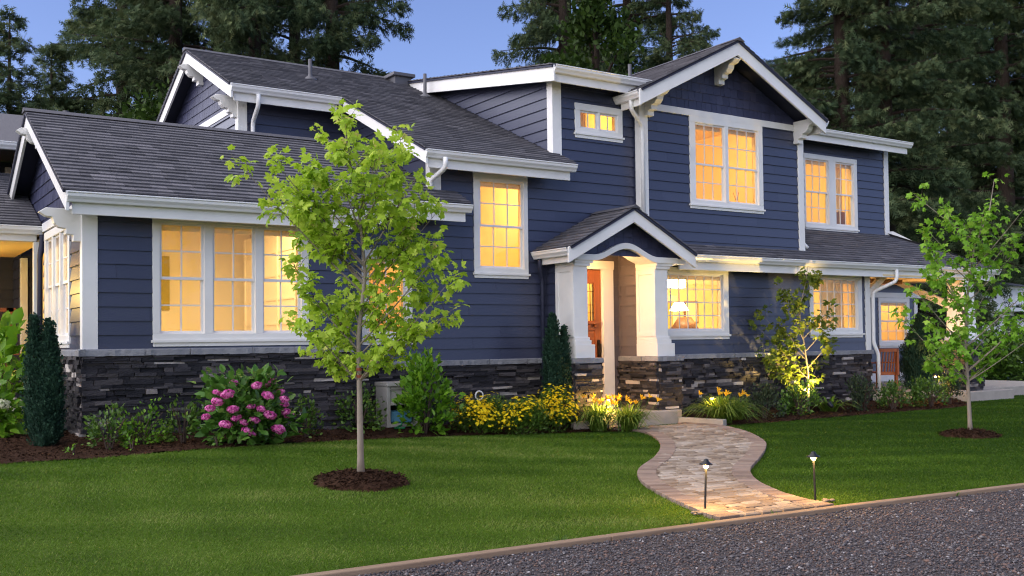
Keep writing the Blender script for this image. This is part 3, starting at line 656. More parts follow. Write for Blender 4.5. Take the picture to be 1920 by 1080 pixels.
b.add([(x, y, -.10) for x, y in T]+[(x, y, 1.2) for x, y in U], [(3, 2, 1, 0), (4, 5, 6, 7)]+[(i, (i+1) % 4, 4+(i+1) % 4, 4+i) for i in range(4)])
b.box(20.92, 21.43, 13.33, 13.87, -.10, .02); b.box(20.94, 21.41, 13.35, 13.85, 1.16, 1.27); b.build('column', MT['white'], H, bevel=.006)
b = MB(); b.prism([(21.1, 13.9, .62), (21.1, 13.9, .80), (21.1, 15.0, 1.27), (21.1, 15.3, 1.27)], (.11, 0, 0)); b.prism([(21.1, 16.9, .62), (21.1, 16.9, .80), (21.1, 15.9, 1.27), (21.1, 15.6, 1.27)], (.11, 0, 0)); b.box(21.1, 21.24, 16.9, 17.1, -1.2, 1.27); wtrim(b, 'brace')
b = MB(); b.prism([(18.13, 13.9, .68), (18.13, 13.9, .86), (18.7, 13.9, 1.27), (18.95, 13.9, 1.27)], (0, .1, 0)); wtrim(b, 'brace')
fK = facade(17.5)
siding('wall', fK, [(18.1, -1.0), (25.1, -1.0), (25.1, 1.5), (18.1, 1.5)], [(23.46, 24.76, -.24, 1.03)], H, v0=-.98)
b = MB(); b.prism([fK.p(22.0, 1.06, 0), fK.p(25.3, 1.06, 0), fK.p(25.3, 1.20, 0), fK.p(22.0, 1.20, 0)], fK.N*.035); b.prism([fK.p(25.0, -1, 0), fK.p(25.14, -1, 0), fK.p(25.14, 1.05, 0), fK.p(25.0, 1.05, 0)], fK.N*.034); wtrim(b, 'band_board')
b = MB(); b.prism([fK.p(18.1, -1.22, 0), fK.p(25.1, -1.22, 0), fK.p(25.1, -.97, 0), fK.p(18.1, -.97, 0)], fK.N*.02); wtrim(b, 'skirt_board')
window(fK, 23.43, 24.79, -.31, 1.055, [(23.53, 24.66)], H, grid=(3, 2), split=.42, label='porch window beyond the wooden chair')
siding('wall', east(25.1), [(17.5, -1.2), (22, -1.2), (22, 1.5), (17.5, 1.5)], [], H)
b = MB(); b.prism([(21.8, 17.0, 1.45), (25.6, 17.0, 1.45), (25.6, 20.5, 2.4), (21.8, 20.5, 2.4)], (0, 0, .06)); b.build('roof', MT['roof'], H)
b = MB(); b.box(18.1, 26, 13.6, 17.6, -1.5, -1.22); b.box(20.6, 22.3, 13.05, 13.6, -1.52, -1.24); b.build('porch_slab', MT['concrete'], H, bevel=.01)
point('porch_lamp', (19.3, 14.6, .8), 20, (1, .52, .15), .12, H)

# ---- rear wing and lean-to porch at far left
kq = .42; cq = 1/math.sqrt(1+kq*kq); rQ = FR((0, 16.29, 1.785), (1, 0, 0), (0, cq, kq*cq))
roofing('roof', rQ, [[(-2.5, .06), (2.44, .06), (2.44, 3.0), (-2.5, 3.0)]], H)
gutter((-2.5, 16.29, 1.785), (2.45, 16.29, 1.785), (0, -1, 0), H, fh=.22)
b = MB(); b.box(-2.5, 2.46, 16.45, 19.4, 1.56, 1.6); b.build('porch_ceiling', MT['room'], H)
b = MB(); b.box(2.34, 2.46, 16.42, 16.54, -1.2, 1.56); b.box(1.05, 1.17, 16.42, 16.54, -1.2, 1.56); b.build('porch_post', MT['white'], H, bevel=.005)
pipe([(2.44, 16.33, 1.66), (2.44, 16.33, 1.52), (2.40, 16.26, 1.36), (2.40, 16.26, -.9)], H, MT['navy_dark'])
siding('wall', facade(19.5), [(2.6, -.9), (5.63, -.9), (5.63, 3.4), (2.6, 3.4)], [], H, MT['grey_wall'], v0=-.9)
siding('wall', west(2.6), [(-24, -.9), (-19.5, -.9), (-19.5, 3.4), (-24, 3.4)], [], H, MT['grey_wall'], v0=-.9)
b = MB(); b.box(2.57, 2.68, 19.46, 19.6, -.6, 1.56); wtrim(b, 'corner_board')
siding('wall', facade(20.6), [(-4, -.9), (2.6, -.9), (2.6, 3.4), (-4, 3.4)], [], H, MT['grey_wall'], v0=-.9)
b = MB()
for x in (1.55, 2.05, 2.45): b.box(x, x+.09, 20.5, 20.62, 2.2, 3.3)
wtrim(b, 'trim_board')
b = MB(); b.box(2.6, 5.6, 19.5, 24, -1.6, -.9); b.build('foundation', MT['concrete'], H)
gutter((-4, 18.6, 3.43), (2.9, 18.6, 3.43), (0, -1, 0), H, fh=.12)
b = MB(); E = [(-4, 18.7, 3.42), (6.5, 18.7, 3.42), (6.5, 27, 3.42), (-4, 27, 3.42)]; rd = [(-1, 22.6, 4.72), (4.2, 22.6, 4.72)]
b.add(E+rd, [(0, 1, 5, 4), (1, 2, 5), (2, 3, 4, 5), (3, 0, 4), (3, 2, 1, 0)]); b.build('roof', MT['roof'], H)
b = MB(); b.box(-3, 2.3, 17.6, 19.5, -.12, .0); b.box(-3, 2.2, 17.62, 17.72, -.3, -.12)
deck = b.build('deck', MT['cedar'], H)
b = MB(); b.box(2.12, 2.22, 17.6, 17.7, 0, .62); b.box(-3, 2.25, 17.6, 17.7, .56, .62); b.box(-3, 2.15, 17.62, 17.68, .08, .13)
for i in range(24): b.box(.0+i*.085, .0+i*.085+.012, 17.645, 17.655, .13, .56)
b.build('railing', MT['cedar'], deck)
point('porch_lamp', (.9, 17.9, 1.15), 75, (1, .66, .18), .1, H)

# ---- roof vents
for x, y, h in ((7.25, 17.75, .32), (9.60, 17.60, .40), (12.35, 14.6, .34)):
    z = 2.917+.46*(y-13.35) if x < 12 else 4.29+.505*(x-11.34)
    b = MB(); b.lathe((x, y, z-.05), [(.15, 0), (.12, .05), (.045, .10), (.034, .15), (.034, h+.1), (.03, h+.1)], 12); b.build('vent_pipe', MT['flash'], H, smooth=True)
b = MB(); b.box(9.42, 9.80, 18.55, 18.90, 5.28, 5.50); b.box(9.36, 9.86, 18.48, 18.95, 5.48, 5.55); b.build('box_vent', MT['flash'], H, bevel=.01)
b = MB(); b.lathe((3.6, 21.2, 4.1), [(.2, 0), (.06, .12), (.06, .5)], 12); b.build('vent_pipe', MT['flash'], H)

# ---- rooms behind the windows
room(2.62, 6.0, YL+.14, 17.6, -.9, 2.1, [(3.40, 5.28, .14, 1.60)], H, 70, 4.3, sides=[(14.28, 16.05, .14, 1.58)], col=(1, .73, .36))
room(6.2, 7.62, YM+.14, 16.6, -.6, 1.9, [(6.56, 7.20, .12, 1.30)], H, 18)
room(7.9, 9.85, YM+.14, 16.8, .4, 2.92, [(8.55, 9.40, 1.15, 2.63)], H, 40, col=(1, .66, .25))
room(10.3, 11.75, YM+.14, 16.0, 3.0, 4.4, [(10.6, 11.44, 3.60, 3.99)], H, 20)
room(12.1, 15.9, YB+.14, 17.4, 1.9, 4.42, [(13.165, 14.83, 2.54, 4.02)], H, 66)
room(16.3, 20.5, YR2+.14, 18.2, 1.9, 4.45, [(17.77, 19.41, 2.50, 3.98)], H, 64, col=(1, .66, .17))
room(12.15, 18.0, YB+.14, 16.9, -1.2, 1.40, [(12.28, 13.82, .14, 1.20), (16.345, 17.72, .14, 1.21)], H, 74, 15.2, lz=1.3, col=(1, .72, .26))
room(10.2, 11.5, 14.22, 16.0, -1.2, 1.5, [(10.37, 11.07, .34, 1.0)], H, 20)
room(23.2, 25.0, 17.64, 20, -1.0, 1.45, [(23.53, 24.66, -.18, .95)], H, 24)
b = MB()
for y in (14.2, 15.2, 16.2): b.box(2.62, 6.0, y, y+.14, 1.92, 2.08)
b.box(2.64, 5.98, 17.45, 17.58, -.9, 2.1); b.build('ceiling_beam', MT['room_white'], H)
# bay bedroom ceiling moulding and R1 ceiling
def casing(x0, x1, y, z0, z1, m='olive'):
    c = MB(); c.box(x0-.1, x0, y-.03, y, z0, z1); c.box(x1, x1+.1, y-.03, y, z0, z1); c.box(x0-.12, x1+.12, y-.035, y, z1, z1+.12); d = c.build('interior_casing', MT['room_white'], H)
    c = MB(); c.box(x0, x1, y-.012, y-.002, z0, z1); c.build('interior_door', MT[m], d)
def crown(x0, x1, y, z):
    c = MB(); c.box(x0, x1, y-.07, y-.002, z-.16, z-.02); c.build('crown_moulding', MT['room_white'], H)
crown(2.63, 5.98, 17.59, 2.09); crown(7.91, 9.84, 16.79, 2.9); crown(12.11, 15.89, 17.39, 4.41); crown(16.31, 20.49, 18.19, 4.44); crown(12.16, 17.99, 16.89, 1.39)
casing(3.05, 3.65, 17.58, -.9, 1.15); casing(4.5, 5.1, 17.58, -.9, 1.2, 'room'); casing(14.6, 15.4, 16.88, -1.2, .85); casing(13.0, 13.9, 17.38, 1.9, 3.9, 'room'); casing(18.8, 19.5, 18.18, 1.9, 3.75, 'olive'); casing(8.6, 9.1, 16.78, .4, 2.3, 'room_white'); casing(16.9, 17.5, 16.88, -1.2, .85, 'room_dark')
for xx, yy, zz, w_, h_, lab in ((4.0, 17.58, .75, .34, .44, 'framed picture on the far wall seen through the triple window'), (14.7, 17.38, 3.2, .5, .38, 'framed picture on the far wall of the bay bedroom'), (17.3, 18.18, 3.0, .4, .55, 'framed picture on the far wall of the set back bedroom'), (15.75, 16.88, .35, .42, .5, 'framed picture on the wall behind the glowing dome lamp')):
    c = MB(); c.box(xx, xx+w_, yy-.03, yy-.003, zz, zz+h_); o = tag(c.build('wall_picture', MT['room_dark'], None, bevel=.004), lab, 'picture'); c = MB(); c.box(xx+.04, xx+w_-.04, yy-.034, yy-.031, zz+.04, zz+h_-.04); c.build('print', MT['room_white'], o)
v = thing('vase', 'reddish vase with twigs on the sill inside the big bay window', 'vase', (14.66, 14.15, 2.42)); c = MB(); c.lathe((0, 0, 0), [(.05, 0), (.08, .06), (.07, .16), (.03, .22), (.04, .26)], 14); c.build('body', MT['door'], v, smooth=True)
c = MB(); [c.tube([(0, 0, .24), (dx, .02, .44+dz)], .006, 5) for dx, dz in ((-.08, 0), (.0, .08), (.07, .02))]; c.build('fine_twigs', MT['cedar'], v)
v = thing('armchair', 'dark armchair back showing in the lower right sash of the set back window', 'armchair', (19.25, 15.75, 1.92)); c = MB(); c.box(-.3, .3, -.3, .3, .15, .48); c.build('seat', MT['room_dark'], v, bevel=.03); c = MB(); c.box(-.3, .3, -.36, -.24, .3, 1.0); c.build('backrest', MT['room_dark'], v, bevel=.05); c = MB(); c.box(-.36, -.29, -.3, .3, .15, .66); c.build('armrest', MT['room_dark'], v, bevel=.02); c = MB(); c.box(.29, .36, -.3, .3, .15, .66); c.build('armrest', MT['room_dark'], v, bevel=.02)
bc = thing('bookcase', 'tall cream bookcase seen through the right sash of the triple window', 'bookcase', (5.75, 15.2, -.9)); WORLD[bc.name] = (5.75, 15.2, -.9)
b = MB(); b.box(5.60, 5.64, 14.3, 16.6, -.9, 1.75); b.box(5.93, 5.97, 14.3, 16.6, -.9, 1.75)
for y in (14.3, 15.05, 15.8, 16.56): b.box(5.58, 5.96, y, y+.045, -.9, 1.75)
b.build('case', MT['room_white'], bc); b = MB()
for z in (-.4, -.05, .3, .68, 1.05, 1.42): b.box(5.585, 5.95, 14.35, 16.55, z, z+.035)
b.build('shelf', MT['room_white'], bc)
for i, (y, z, w, h) in enumerate(((14.5, .335, .16, .2), (14.75, .715, .22, .16), (15.2, .335, .1, .24), (15.45, .715, .2, .22), (16.0, .335, .25, .2), (16.1, 1.085, .2, .2), (14.6, 1.085, .18, .22))):
    b = MB(); b.box(5.66, 5.72, y, y+w, z, z+h); b.box(5.655, 5.665, y+.02, y+w-.02, z+.02, z+h-.02); o = b.build('photo_frame', MT['room_dark' if i % 2 else 'olive'], None, bevel=.004)
    tag(o, 'small dark picture frame standing on a shelf of the lit bookcase', 'picture frame', 'frames on the bookcase')
for x, z, w, h in ((3.45, .55, .42, .75), (4.35, .6, .22, .9)):
    b = MB(); b.box(x, x+w, 17.40, 17.44, z, z+h); o = b.build('wall_panel', MT['olive'], H)
def lampshade(name, c, r0, r1, h, m, label, cat, stem=.3):
    t = thing(name, label, cat, c); b = MB(); b.lathe((0, 0, 0), [(r0, 0), (r1, h), (r1-.01, h), (r0-.01, .005)], 20); b.build('lamp_shade', MT[m], t, smooth=True)
    b = MB()
    if stem > 0: b.tube([(0, 0, h*.5), (0, 0, h+stem)], .012, 8)
    else: b.lathe((0, 0, stem), [(.09, 0), (.09, .02), (.03, .05), (.05, -stem*.5), (.02, -stem), (.015, -stem+.05)], 14)
    b.build('lamp_stem', MT['brass'], t); return t
lampshade('pendant_lamp', (13.50, 14.6, .55), .19, .09, .15, 'bulb_hot', 'white glowing dome lamp hanging behind the wide lower window', 'pendant lamp', .8)
lampshade('table_lamp', (13.92, 14.9, .17), .30, .14, .26, 'room_dark', 'dark shaded table lamp below the glowing dome lamp', 'table lamp', -.5)
lampshade('drum_pendant', (14.5, 16.0, 1.08), .36, .36, .20, 'bulb', 'pale drum shade lamp near the ceiling behind the wide lower window', 'pendant lamp', .15)
for nm, xc, yc, z in (('down', 8.95, 15.4, 2.90), ):
    b = MB(); b.lathe((xc, yc, z), [(.09, 0), (.09, .015)], 16); b.build('ceiling_light', MT['ceilglow'], H)
def curtain(x0, x1, y, z0, z1):
    xs = np.linspace(x0, x1, int((x1-x0)/.02)+2); b = MB(); vs = []; n = len(xs)
    for i, x in enumerate(xs): d = .025*math.sin(x*46)+.01*math.sin(x*17); vs += [(x, y+d, z0), (x, y+d*.7, z1)]
    b.add(vs, [(2*i, 2*i+2, 2*i+3, 2*i+1) for i in range(n-1)]); return b.build('curtain', MT['curtain'], H, smooth=True)
curtain(17.0, 17.74, 14.12, .0, 1.34)
curtain(17.77, 18.05, 15.42, 2.3, 4.1); curtain(19.2, 19.44, 15.42, 2.3, 4.1); curtain(10.6, 10.98, 14.2, 3.4, 4.2)
b = MB(); b.box(9.62, 9.84, 16.0, 16.7, .5, 2.0); b.build('cabinet', MT['room_white'], H)

# ================================================================== GROUND
def inpoly(x, y, poly):
    x = np.asarray(x); y = np.asarray(y); r = np.zeros(x.shape, bool); n = len(poly)
    for i in range(n):
        x0, y0 = poly[i]; x1, y1 = poly[(i+1) % n]
        if y0 == y1: continue
        c = ((y0 > y) != (y1 > y)) & (x < (x1-x0)*(y-y0)/(y1-y0)+x0); r ^= c
    return r
def smooth(pts, n=6, closed=False):
    P_ = [np.array(p, float) for p in pts]; out = []; m = len(P_)
    for i in range(m if closed else m-1):
        g = (lambda k: P_[k % m]) if closed else (lambda k: P_[min(max(k, 0), m-1)])
        a, b, c, d = g(i-1), g(i), g(i+1), g(i+2)
        for k in range(n):
            t = k/n; out.append(tuple(.5*(2*b+(c-a)*t+(2*a-5*b+4*c-d)*t*t+(3*b-a-3*c+d)*t**3)))
    if not closed: out.append(tuple(P_[-1]))
    return out
def grid_mesh(xs, ys, zf):
    X, Y = np.meshgrid(xs, ys); Z = zf(X, Y); V = np.stack([X, Y, Z], -1).reshape(-1, 3)
    nx, ny = len(xs), len(ys); i = np.arange(nx-1)[None, :]+np.arange(ny-1)[:, None]*nx
    T = np.stack([i, i+1, i+nx+1, i, i+nx+1, i+nx], -1).reshape(-1, 3); return V, T, X, Y
xs = np.concatenate([[-300, -120, -50, -20, -8], np.arange(-4, 27, .5), [32, 45, 70, 120, 300]]); ys = np.concatenate([[-120, -40, -10, -2], np.arange(2, 22, .5), [26, 34, 50, 80, 140, 300, 500]])
V, T, _, _ = grid_mesh(xs, ys, gz); structure(np_obj('ground', V, T, MT['soil'], smooth=True))
# gravel drive
V, T, X, Y = grid_mesh(np.arange(-12, 40, 1.), np.concatenate([[-14, -8, -3], np.linspace(0, 1, 12)]), lambda X, Y: X*0-1.494)
Yg = np.where(Y > -.01, -1+(edge_y(X)+.02+1)*Y, Y); V[:, 1] = Yg.reshape(-1); structure(np_obj('gravel_drive', V, T, MT['gravelbase']))
pathL = smooth([(10.25, 12.72), (10.35, 12.1), (9.82, 11.13), (9.07, 10.19), (8.21, 9.34), (7.37, 8.64), (6.87, 8.03), (6.5, 7.32), (6.2, 6.6), (6.04, 6.2), (6.0, 5.93)])
pathR = smooth([(11.88, 12.72), (11.95, 12.05), (11.55, 11.09), (10.78, 10.0), (10.08, 9.32), (9.18, 8.6), (8.4, 8.0), (7.86, 7.41), (7.5, 6.82), (7.28, 6.3), (7.24, 6.04), (7.22, 5.82)])
path_poly = pathL+pathR[::-1]
bedL = smooth([(-3, 11.2), (.3, 11.4), (1.36, 11.72), (2.12, 11.66), (2.97, 11.74), (4.27, 11.92), (5.88, 12.32), (7.4, 12.72), (8.96, 12.8), (10.0, 12.5), (10.33, 12.2)])+[(10.3, 13.95), (-3, 13.95+4)]
bedR = smooth([(11.95, 12.15), (12.4, 12.1), (13.32, 12.05), (14.88, 12.1), (17.05, 12.13), (18.59, 12.12), (19.7, 12.5), (20.3, 13.1)])+[(20.3, 13.95), (11.9, 13.95)]
RING1, RING2 = (4.27, 9.24, .47), (13.85, 8.80, .42)
def bed(name, poly):
    px = [p[0] for p in poly]; py = [p[1] for p in poly]
    def z(X, Y):
        return gz(X, Y)+.012+.085*smst(12.75, 13.5, Y)+.012*np.sin(X*9.1+Y*5.3)*np.sin(Y*11.+X*3.7)
    V, T, X, Y = grid_mesh(np.arange(min(px), max(px)+.05, .05), np.arange(min(py), min(max(py), 14.5)+.05, .05), z)
    c = V[T].mean(1); T = T[inpoly(c[:, 0], c[:, 1], poly)]
    u, inv = np.unique(T, return_inverse=True); return structure(np_obj(name, V[u], inv.reshape(-1, 3), MT['mulch'], smooth=True, tone=RNG.random(len(u))))
bed('garden_bed', bedL); bed('garden_bed', bedR)
def ring(c):
    a = np.linspace(0, 2*np.pi, 40, endpoint=False); V = []; T = []
    for k, (f, h) in enumerate(((0, .10), (.35, .085), (.7, .06), (.92, .035), (1.04, -.02))):
        for q in a: 
            rr = c[2]*f*(1+.04*math.sin(q*5+c[0])); x, y = c[0]+rr*math.cos(q), c[1]+rr*math.sin(q); V.append((x, y, gzf(x, y)+h+random.uniform(-.008, .008)))
    for k in range(4):
        for i in range(40): p, q = k*40+i, k*40+(i+1) % 40; T += [(p, p+40, q+40), (p, q+40, q)]
    structure(np_obj('mulch_ring', V, T, MT['mulch'], smooth=True, tone=RNG.random(len(V))))
ring(RING1); ring(RING2)
# flat template scatter -----------------------------------------------------------------
def unit(v): return v/np.maximum(np.linalg.norm(v, axis=-1, keepdims=True), 1e-9)
def scatter(tv, tf, pos, d, nrm, size, tone, width=1.):
    """instances of a flat template (y = length, z = normal) as one soup of triangles"""
    tv = np.asarray(tv, float); tf = np.asarray(tf); pos = np.asarray(pos); d = unit(np.asarray(d)); nrm = np.asarray(nrm)
    x = unit(np.cross(d, nrm)); n = np.cross(x, d); s = np.asarray(size).reshape(-1, 1, 1)
    w = np.asarray(width).reshape(-1, 1, 1) if hasattr(width, '__len__') else width
    V = pos[:, None]+s*(tv[None, :, 0:1]*w*x[:, None]+tv[None, :, 1:2]*d[:, None]+tv[None, :, 2:3]*n[:, None])
    T = tf[None]+np.arange(len(pos))[:, None, None]*len(tv)
    return V.reshape(-1, 3), T.reshape(-1, 3), np.repeat(np.asarray(tone), len(tv))
T_OVAL = ([(0, 0, 0), (.27, .3, .05), (.24, .65, .04), (0, 1, -.06), (-.24, .65, .04), (-.27, .3, .05), (0, .5, 0)], [(6, 0, 1), (6, 1, 2), (6, 2, 3), (6, 3, 4), (6, 4, 5), (6, 5, 0)])
T_MAPLE = ([(0, .36, .03), (0, 0, 0), (.15, .15, .0), (.46, .14, -.10), (.38, .33, -.02), (.58, .58, -.14), (.40, .64, -.05), (.22, .60, .01), (.22, .76, -.03), (0, 1.0, -.20), (-.22, .76, -.03), (-.22, .60, .01), (-.40, .64, -.05), (-.58, .58, -.14), (-.38, .33, -.02), (-.46, .14, -.10), (-.15, .15, 0)],
           [(0, i, i+1) for i in range(1, 16)]+[(0, 16, 1)])
T_SPRAY = ([(-.05, 0, 0), (.05, 0, 0), (0, 1, -.12), (0, .12, 0), (.03, .28, 0), (.42, .50, -.08), (-.03, .28, 0), (-.42, .50, -.08), (0, .38, 0), (.03, .52, -.02), (.32, .76, -.1), (-.03, .52, -.02), (-.32, .76, -.1), (0, .62, -.04), (.18, .92, -.12), (-.18, .92, -.12)],
           [(0, 1, 2), (3, 5, 4), (3, 6, 7), (8, 10, 9), (8, 11, 12), (13, 14, 2), (13, 2, 15)])
def _needles():
    v = []; f = []
    def fin(x0, y0, x1, y1, w, z):
        d = math.hypot(x1-x0, y1-y0); nx, ny = -(y1-y0)/d*w, (x1-x0)/d*w; o = len(v)
        v.extend([(x0-nx, y0-ny, z*.3), (x0+nx, y0+ny, z*.3), (x1, y1, z)]); f.append((o, o+1, o+2))
    fin(0, 0, 0, 1, .07, -.10)
    for y, l in ((.10, .40), (.36, .42), (.62, .30)):
        fin(0, y, l, y+l*.62, .07, -.09); fin(0, y+.06, -l, y+.06+l*.62, .07, -.09)
    return v, f
T_FIR = _needles()
T_BLADE = ([(-.5, 0, 0), (.5, 0, 0), (-.38, .55, .06), (.38, .55, .06), (0, 1, .28)], [(0, 1, 3), (0, 3, 2), (2, 3, 4)])
T_CHIP = ([(-.5, 0, 0), (.5, 0, .1), (.4, 1, 0), (-.45, .9, .12)], [(0, 1, 2), (0, 2, 3)])
def visible(x, y, z, m0=-250, m1=2150):
    P_ = np.stack([x, y, z], -1); R3 = np.array([list(r2), list(fw)]); q = P_@R3.T
    return (q[:, 1] > 1) & (960+1899.9*q[:, 0]/np.maximum(q[:, 1], .1) > m0) & (960+1899.9*q[:, 0]/np.maximum(q[:, 1], .1) < m1), q[:, 1]
# lawn blades
n = 1700000
x = RNG.uniform(-3, 27, n); y = RNG.uniform(4, 13.9, n); z = gz(x, y); ok, dep = visible(x, y, z)
ok &= (y > edge_y(x)+.06) & ~inpoly(x, y, path_poly)
ok &= ~inpoly(x, y+.0, bedL) & ~inpoly(x, y, bedR)
for c in (RING1, RING2): ok &= np.hypot(x-c[0], y-c[1]) > c[2]*.98+.05*np.sin(np.arctan2(y-c[1], x-c[0])*7)
ok &= ~((y > 13.0) & (x > 20.3) & (x < 22.5)) & (RNG.random(n) < np.clip((12.5/np.maximum(dep, 1))**1.3, 0, 1))
x, y, z, dep = x[ok], y[ok], z[ok], dep[ok]; k = len(x); print('grass blades', k)
a = RNG.uniform(0, 2*np.pi, k); lean = RNG.uniform(.25, 1.1, k)
d = np.stack([np.cos(a)*lean, np.sin(a)*lean, np.ones(k)], -1); nrm = np.stack([-np.sin(a), np.cos(a), RNG.uniform(-.5, .5, k)], -1)
patch = .5+.22*np.sin(x*1.3+np.sin(y*1.7)*1.5)*np.sin(y*1.9+np.sin(x*.9))+.16*np.sin(x*5.1+y*3.3)*np.sin(y*4.4-x*2.2)
stripe = .10*np.sin((x*.55+y*.84)*6.2)
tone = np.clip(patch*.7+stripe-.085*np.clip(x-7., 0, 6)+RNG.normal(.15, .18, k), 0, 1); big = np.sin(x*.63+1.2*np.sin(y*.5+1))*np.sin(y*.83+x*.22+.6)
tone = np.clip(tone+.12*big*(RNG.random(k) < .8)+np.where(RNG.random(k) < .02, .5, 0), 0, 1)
hgt = RNG.uniform(.018, .037, k)*(1+.25*(patch-.5))
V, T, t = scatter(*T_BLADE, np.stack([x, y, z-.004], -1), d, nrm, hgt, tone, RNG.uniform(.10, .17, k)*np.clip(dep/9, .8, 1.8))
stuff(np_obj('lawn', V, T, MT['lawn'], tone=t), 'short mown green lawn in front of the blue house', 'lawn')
# gravel stones
n = 230000; x = RNG.uniform(.5, 14, n); y = RNG.uniform(1.5, 6.6, n); ok, dep = visible(x, y, x*0-1.5, -80, 2000)
ok &= (y < edge_y(x)-.02) & (dep > 4.5) & (RNG.random(n) < np.clip((7.2/np.maximum(dep, 1))**1.5, 0, 1)); x, y = x[ok], y[ok]; k = len(x); print('gravel', k)
oc = np.array([(1, 0, 0), (-1, 0, 0), (0, 1, 0), (0, -1, 0), (0, 0, 1), (0, 0, -1)], float); of = np.array([(0, 2, 4), (2, 1, 4), (1, 3, 4), (3, 0, 4), (2, 0, 5), (1, 2, 5), (3, 1, 5), (0, 3, 5)])
s_ = RNG.gamma(4.5, .0020, k)[:, None, None]*np.array([1, .75, .55]); Vg = oc[None]*s_*RNG.uniform(.6, 1.3, (k, 6, 1))+RNG.normal(0, .0018, (k, 6, 3))
a = RNG.uniform(0, 6.28, k); ca, sa = np.cos(a), np.sin(a); Vg = np.stack([Vg[..., 0]*ca[:, None]-Vg[..., 1]*sa[:, None], Vg[..., 0]*sa[:, None]+Vg[..., 1]*ca[:, None], Vg[..., 2]], -1)
Vg += np.stack([x, y, -1.494+RNG.uniform(-.001, .009, k)], -1)[:, None]
tn = RNG.beta(1.6, 2.4, k); tn = np.where(RNG.random(k) < .02, 1, tn*.85)
stuff(np_obj('gravel', Vg, of[None]+np.arange(k)[:, None, None]*6, MT['gravel'], tone=np.repeat(tn, 6)), 'loose grey and brown crushed gravel of the driveway', 'gravel')
# mulch chips
n = 46000; x = RNG.uniform(-2, 21, n); y = RNG.uniform(11, 14, n)
ok = inpoly(x, y, bedL) | inpoly(x, y, bedR); z = gz(x, y)+.018+.085*smst(12.75, 13.5, y)
for c in (RING1, RING2):
    m_ = 1500; q = RNG.uniform(0, 6.28, m_); rr = c[2]*np.sqrt(RNG.random(m_)); xx, yy = c[0]+rr*np.cos(q), c[1]+rr*np.sin(q)
    x = np.concatenate([x, xx]); y = np.concatenate([y, yy]); z = np.concatenate([z, gz(xx, yy)+.10-.075*(rr/c[2])**2]); ok = np.concatenate([ok, np.ones(m_, bool)])
v_, dep = visible(x, y, z); ok &= v_; x, y, z = x[ok], y[ok], z[ok]; k = len(x); a = RNG.uniform(0, 6.28, k)
V, T, t = scatter(*T_CHIP, np.stack([x, y, z], -1), np.stack([np.cos(a), np.sin(a), RNG.normal(0, .35, k)], -1), np.stack([RNG.normal(0, .3, k), RNG.normal(0, .3, k), np.ones(k)], -1), RNG.uniform(.015, .055, k), RNG.random(k), .35)
stuff(np_obj('bark_mulch', V, T, MT['mulch'], tone=t), 'dark bark mulch covering the garden beds', 'mulch')

# ------------------------------------------------------------------ brick path
V, T, X, Y = grid_mesh(np.arange(5.9, 12.1, .06), np.arange(5.9, 12.8, .06), lambda X, Y: gz(X, Y)+.012)
c = V[T].mean(1); T = T[inpoly(c[:, 0], c[:, 1], path_poly)]
path = structure(np_obj('path', V, T, MT['joint'], tone=RNG.random(len(V)), smooth=True))
def paver(b, cx, cy, ax, ay, l, w, h, tone, cham=.008):
    a = Vector((ax, ay, 0)).normalized(); p = Vector((-a.y, a.x, 0)); z = gzf(cx, cy); tl = (random.uniform(-.02, .02), random.uniform(-.02, .02)); vs = []
    for dz, sh in ((-.02, 0), (h-cham*.6, 0), (h, cham)):
        for su, sv in ((-1, -1), (1, -1), (1, 1), (-1, 1)):
            q = a*(su*(l/2-sh))+p*(sv*(w/2-sh)); vs.append((cx+q.x, cy+q.y, z+dz+q.x*tl[0]+q.y*tl[1]))
    fs = [(8, 9, 10, 11)]+[(r+i, r+(i+1) % 4, r+4+(i+1) % 4, r+4+i) for r in (0, 4) for i in range(4)]; b.add(vs, fs, tone)
b = MB(); cl = [((a[0]+q[0])/2, (a[1]+q[1])/2) for a, q in zip(smooth(pathL, 1), smooth(pathR, 1))]
row = 0; yy = 5.80; rot = rad(-4)
def inner(x, y, m): 
    return inpoly(np.array([x-m[0], x+m[0], x-m[0], x+m[0]]), np.array([y-m[1], y-m[1], y+m[1], y+m[1]]), path_poly).all()
while yy < 12.75:
    h_ = random.choice((.125, .14)); xx = 5.6+random.uniform(0, .2)
    while xx < 12.4:
        l_ = random.choice((.14, .19, .19, .24)); cx, cy = xx+l_/2, yy+h_/2+rot*(xx-9)
        if inner(cx, cy, (l_/2-.02, h_/2-.02)): paver(b, cx, cy, 1, rot, l_-.024, h_-.030, .040+random.uniform(-.006, .005), min(1, max(0, random.gauss(.5, .36))), .016)
        xx += l_
    yy += h_
o = b.build('paver_field', MT['paver'], path)
b = MB()
for P_, s in ((pathL, -1), (pathR, 1)):
    acc = 0
    for i in range(len(P_)-1):
        p, q = Vector((*P_[i], 0)), Vector((*P_[i+1], 0)); L_ = (q-p).length; dr = (q-p).normalized(); nr = Vector((dr.y, -dr.x, 0))*s
        while acc < L_:
            c = p+dr*acc+nr*.085
            if c.y > edge_y(c.x)+.14: paver(b, c.x, c.y, dr.x, dr.y, .090, .205, .043+random.uniform(-.002, .002), random.random())
            acc += .101
        acc -= L_
b.build('border_course', MT['border'], path)
b = MB(); xx = -5.
while xx < 24:
    l_ = 2.44; y0, y1 = edge_y(xx), edge_y(xx+l_)
    b.prism([(xx+.004, y0-.03, -1.56), (xx+l_-.004, y1-.03, -1.56), (xx+l_-.004, y1-.032, -1.455), (xx+.004, y0-.032, -1.455)], (0, .088, 0), random.random()); xx += l_
tag(b.build('timber_edging', MT['timber'], None, bevel=.008), 'weathered timber edging board between the lawn and gravel', 'garden edging')
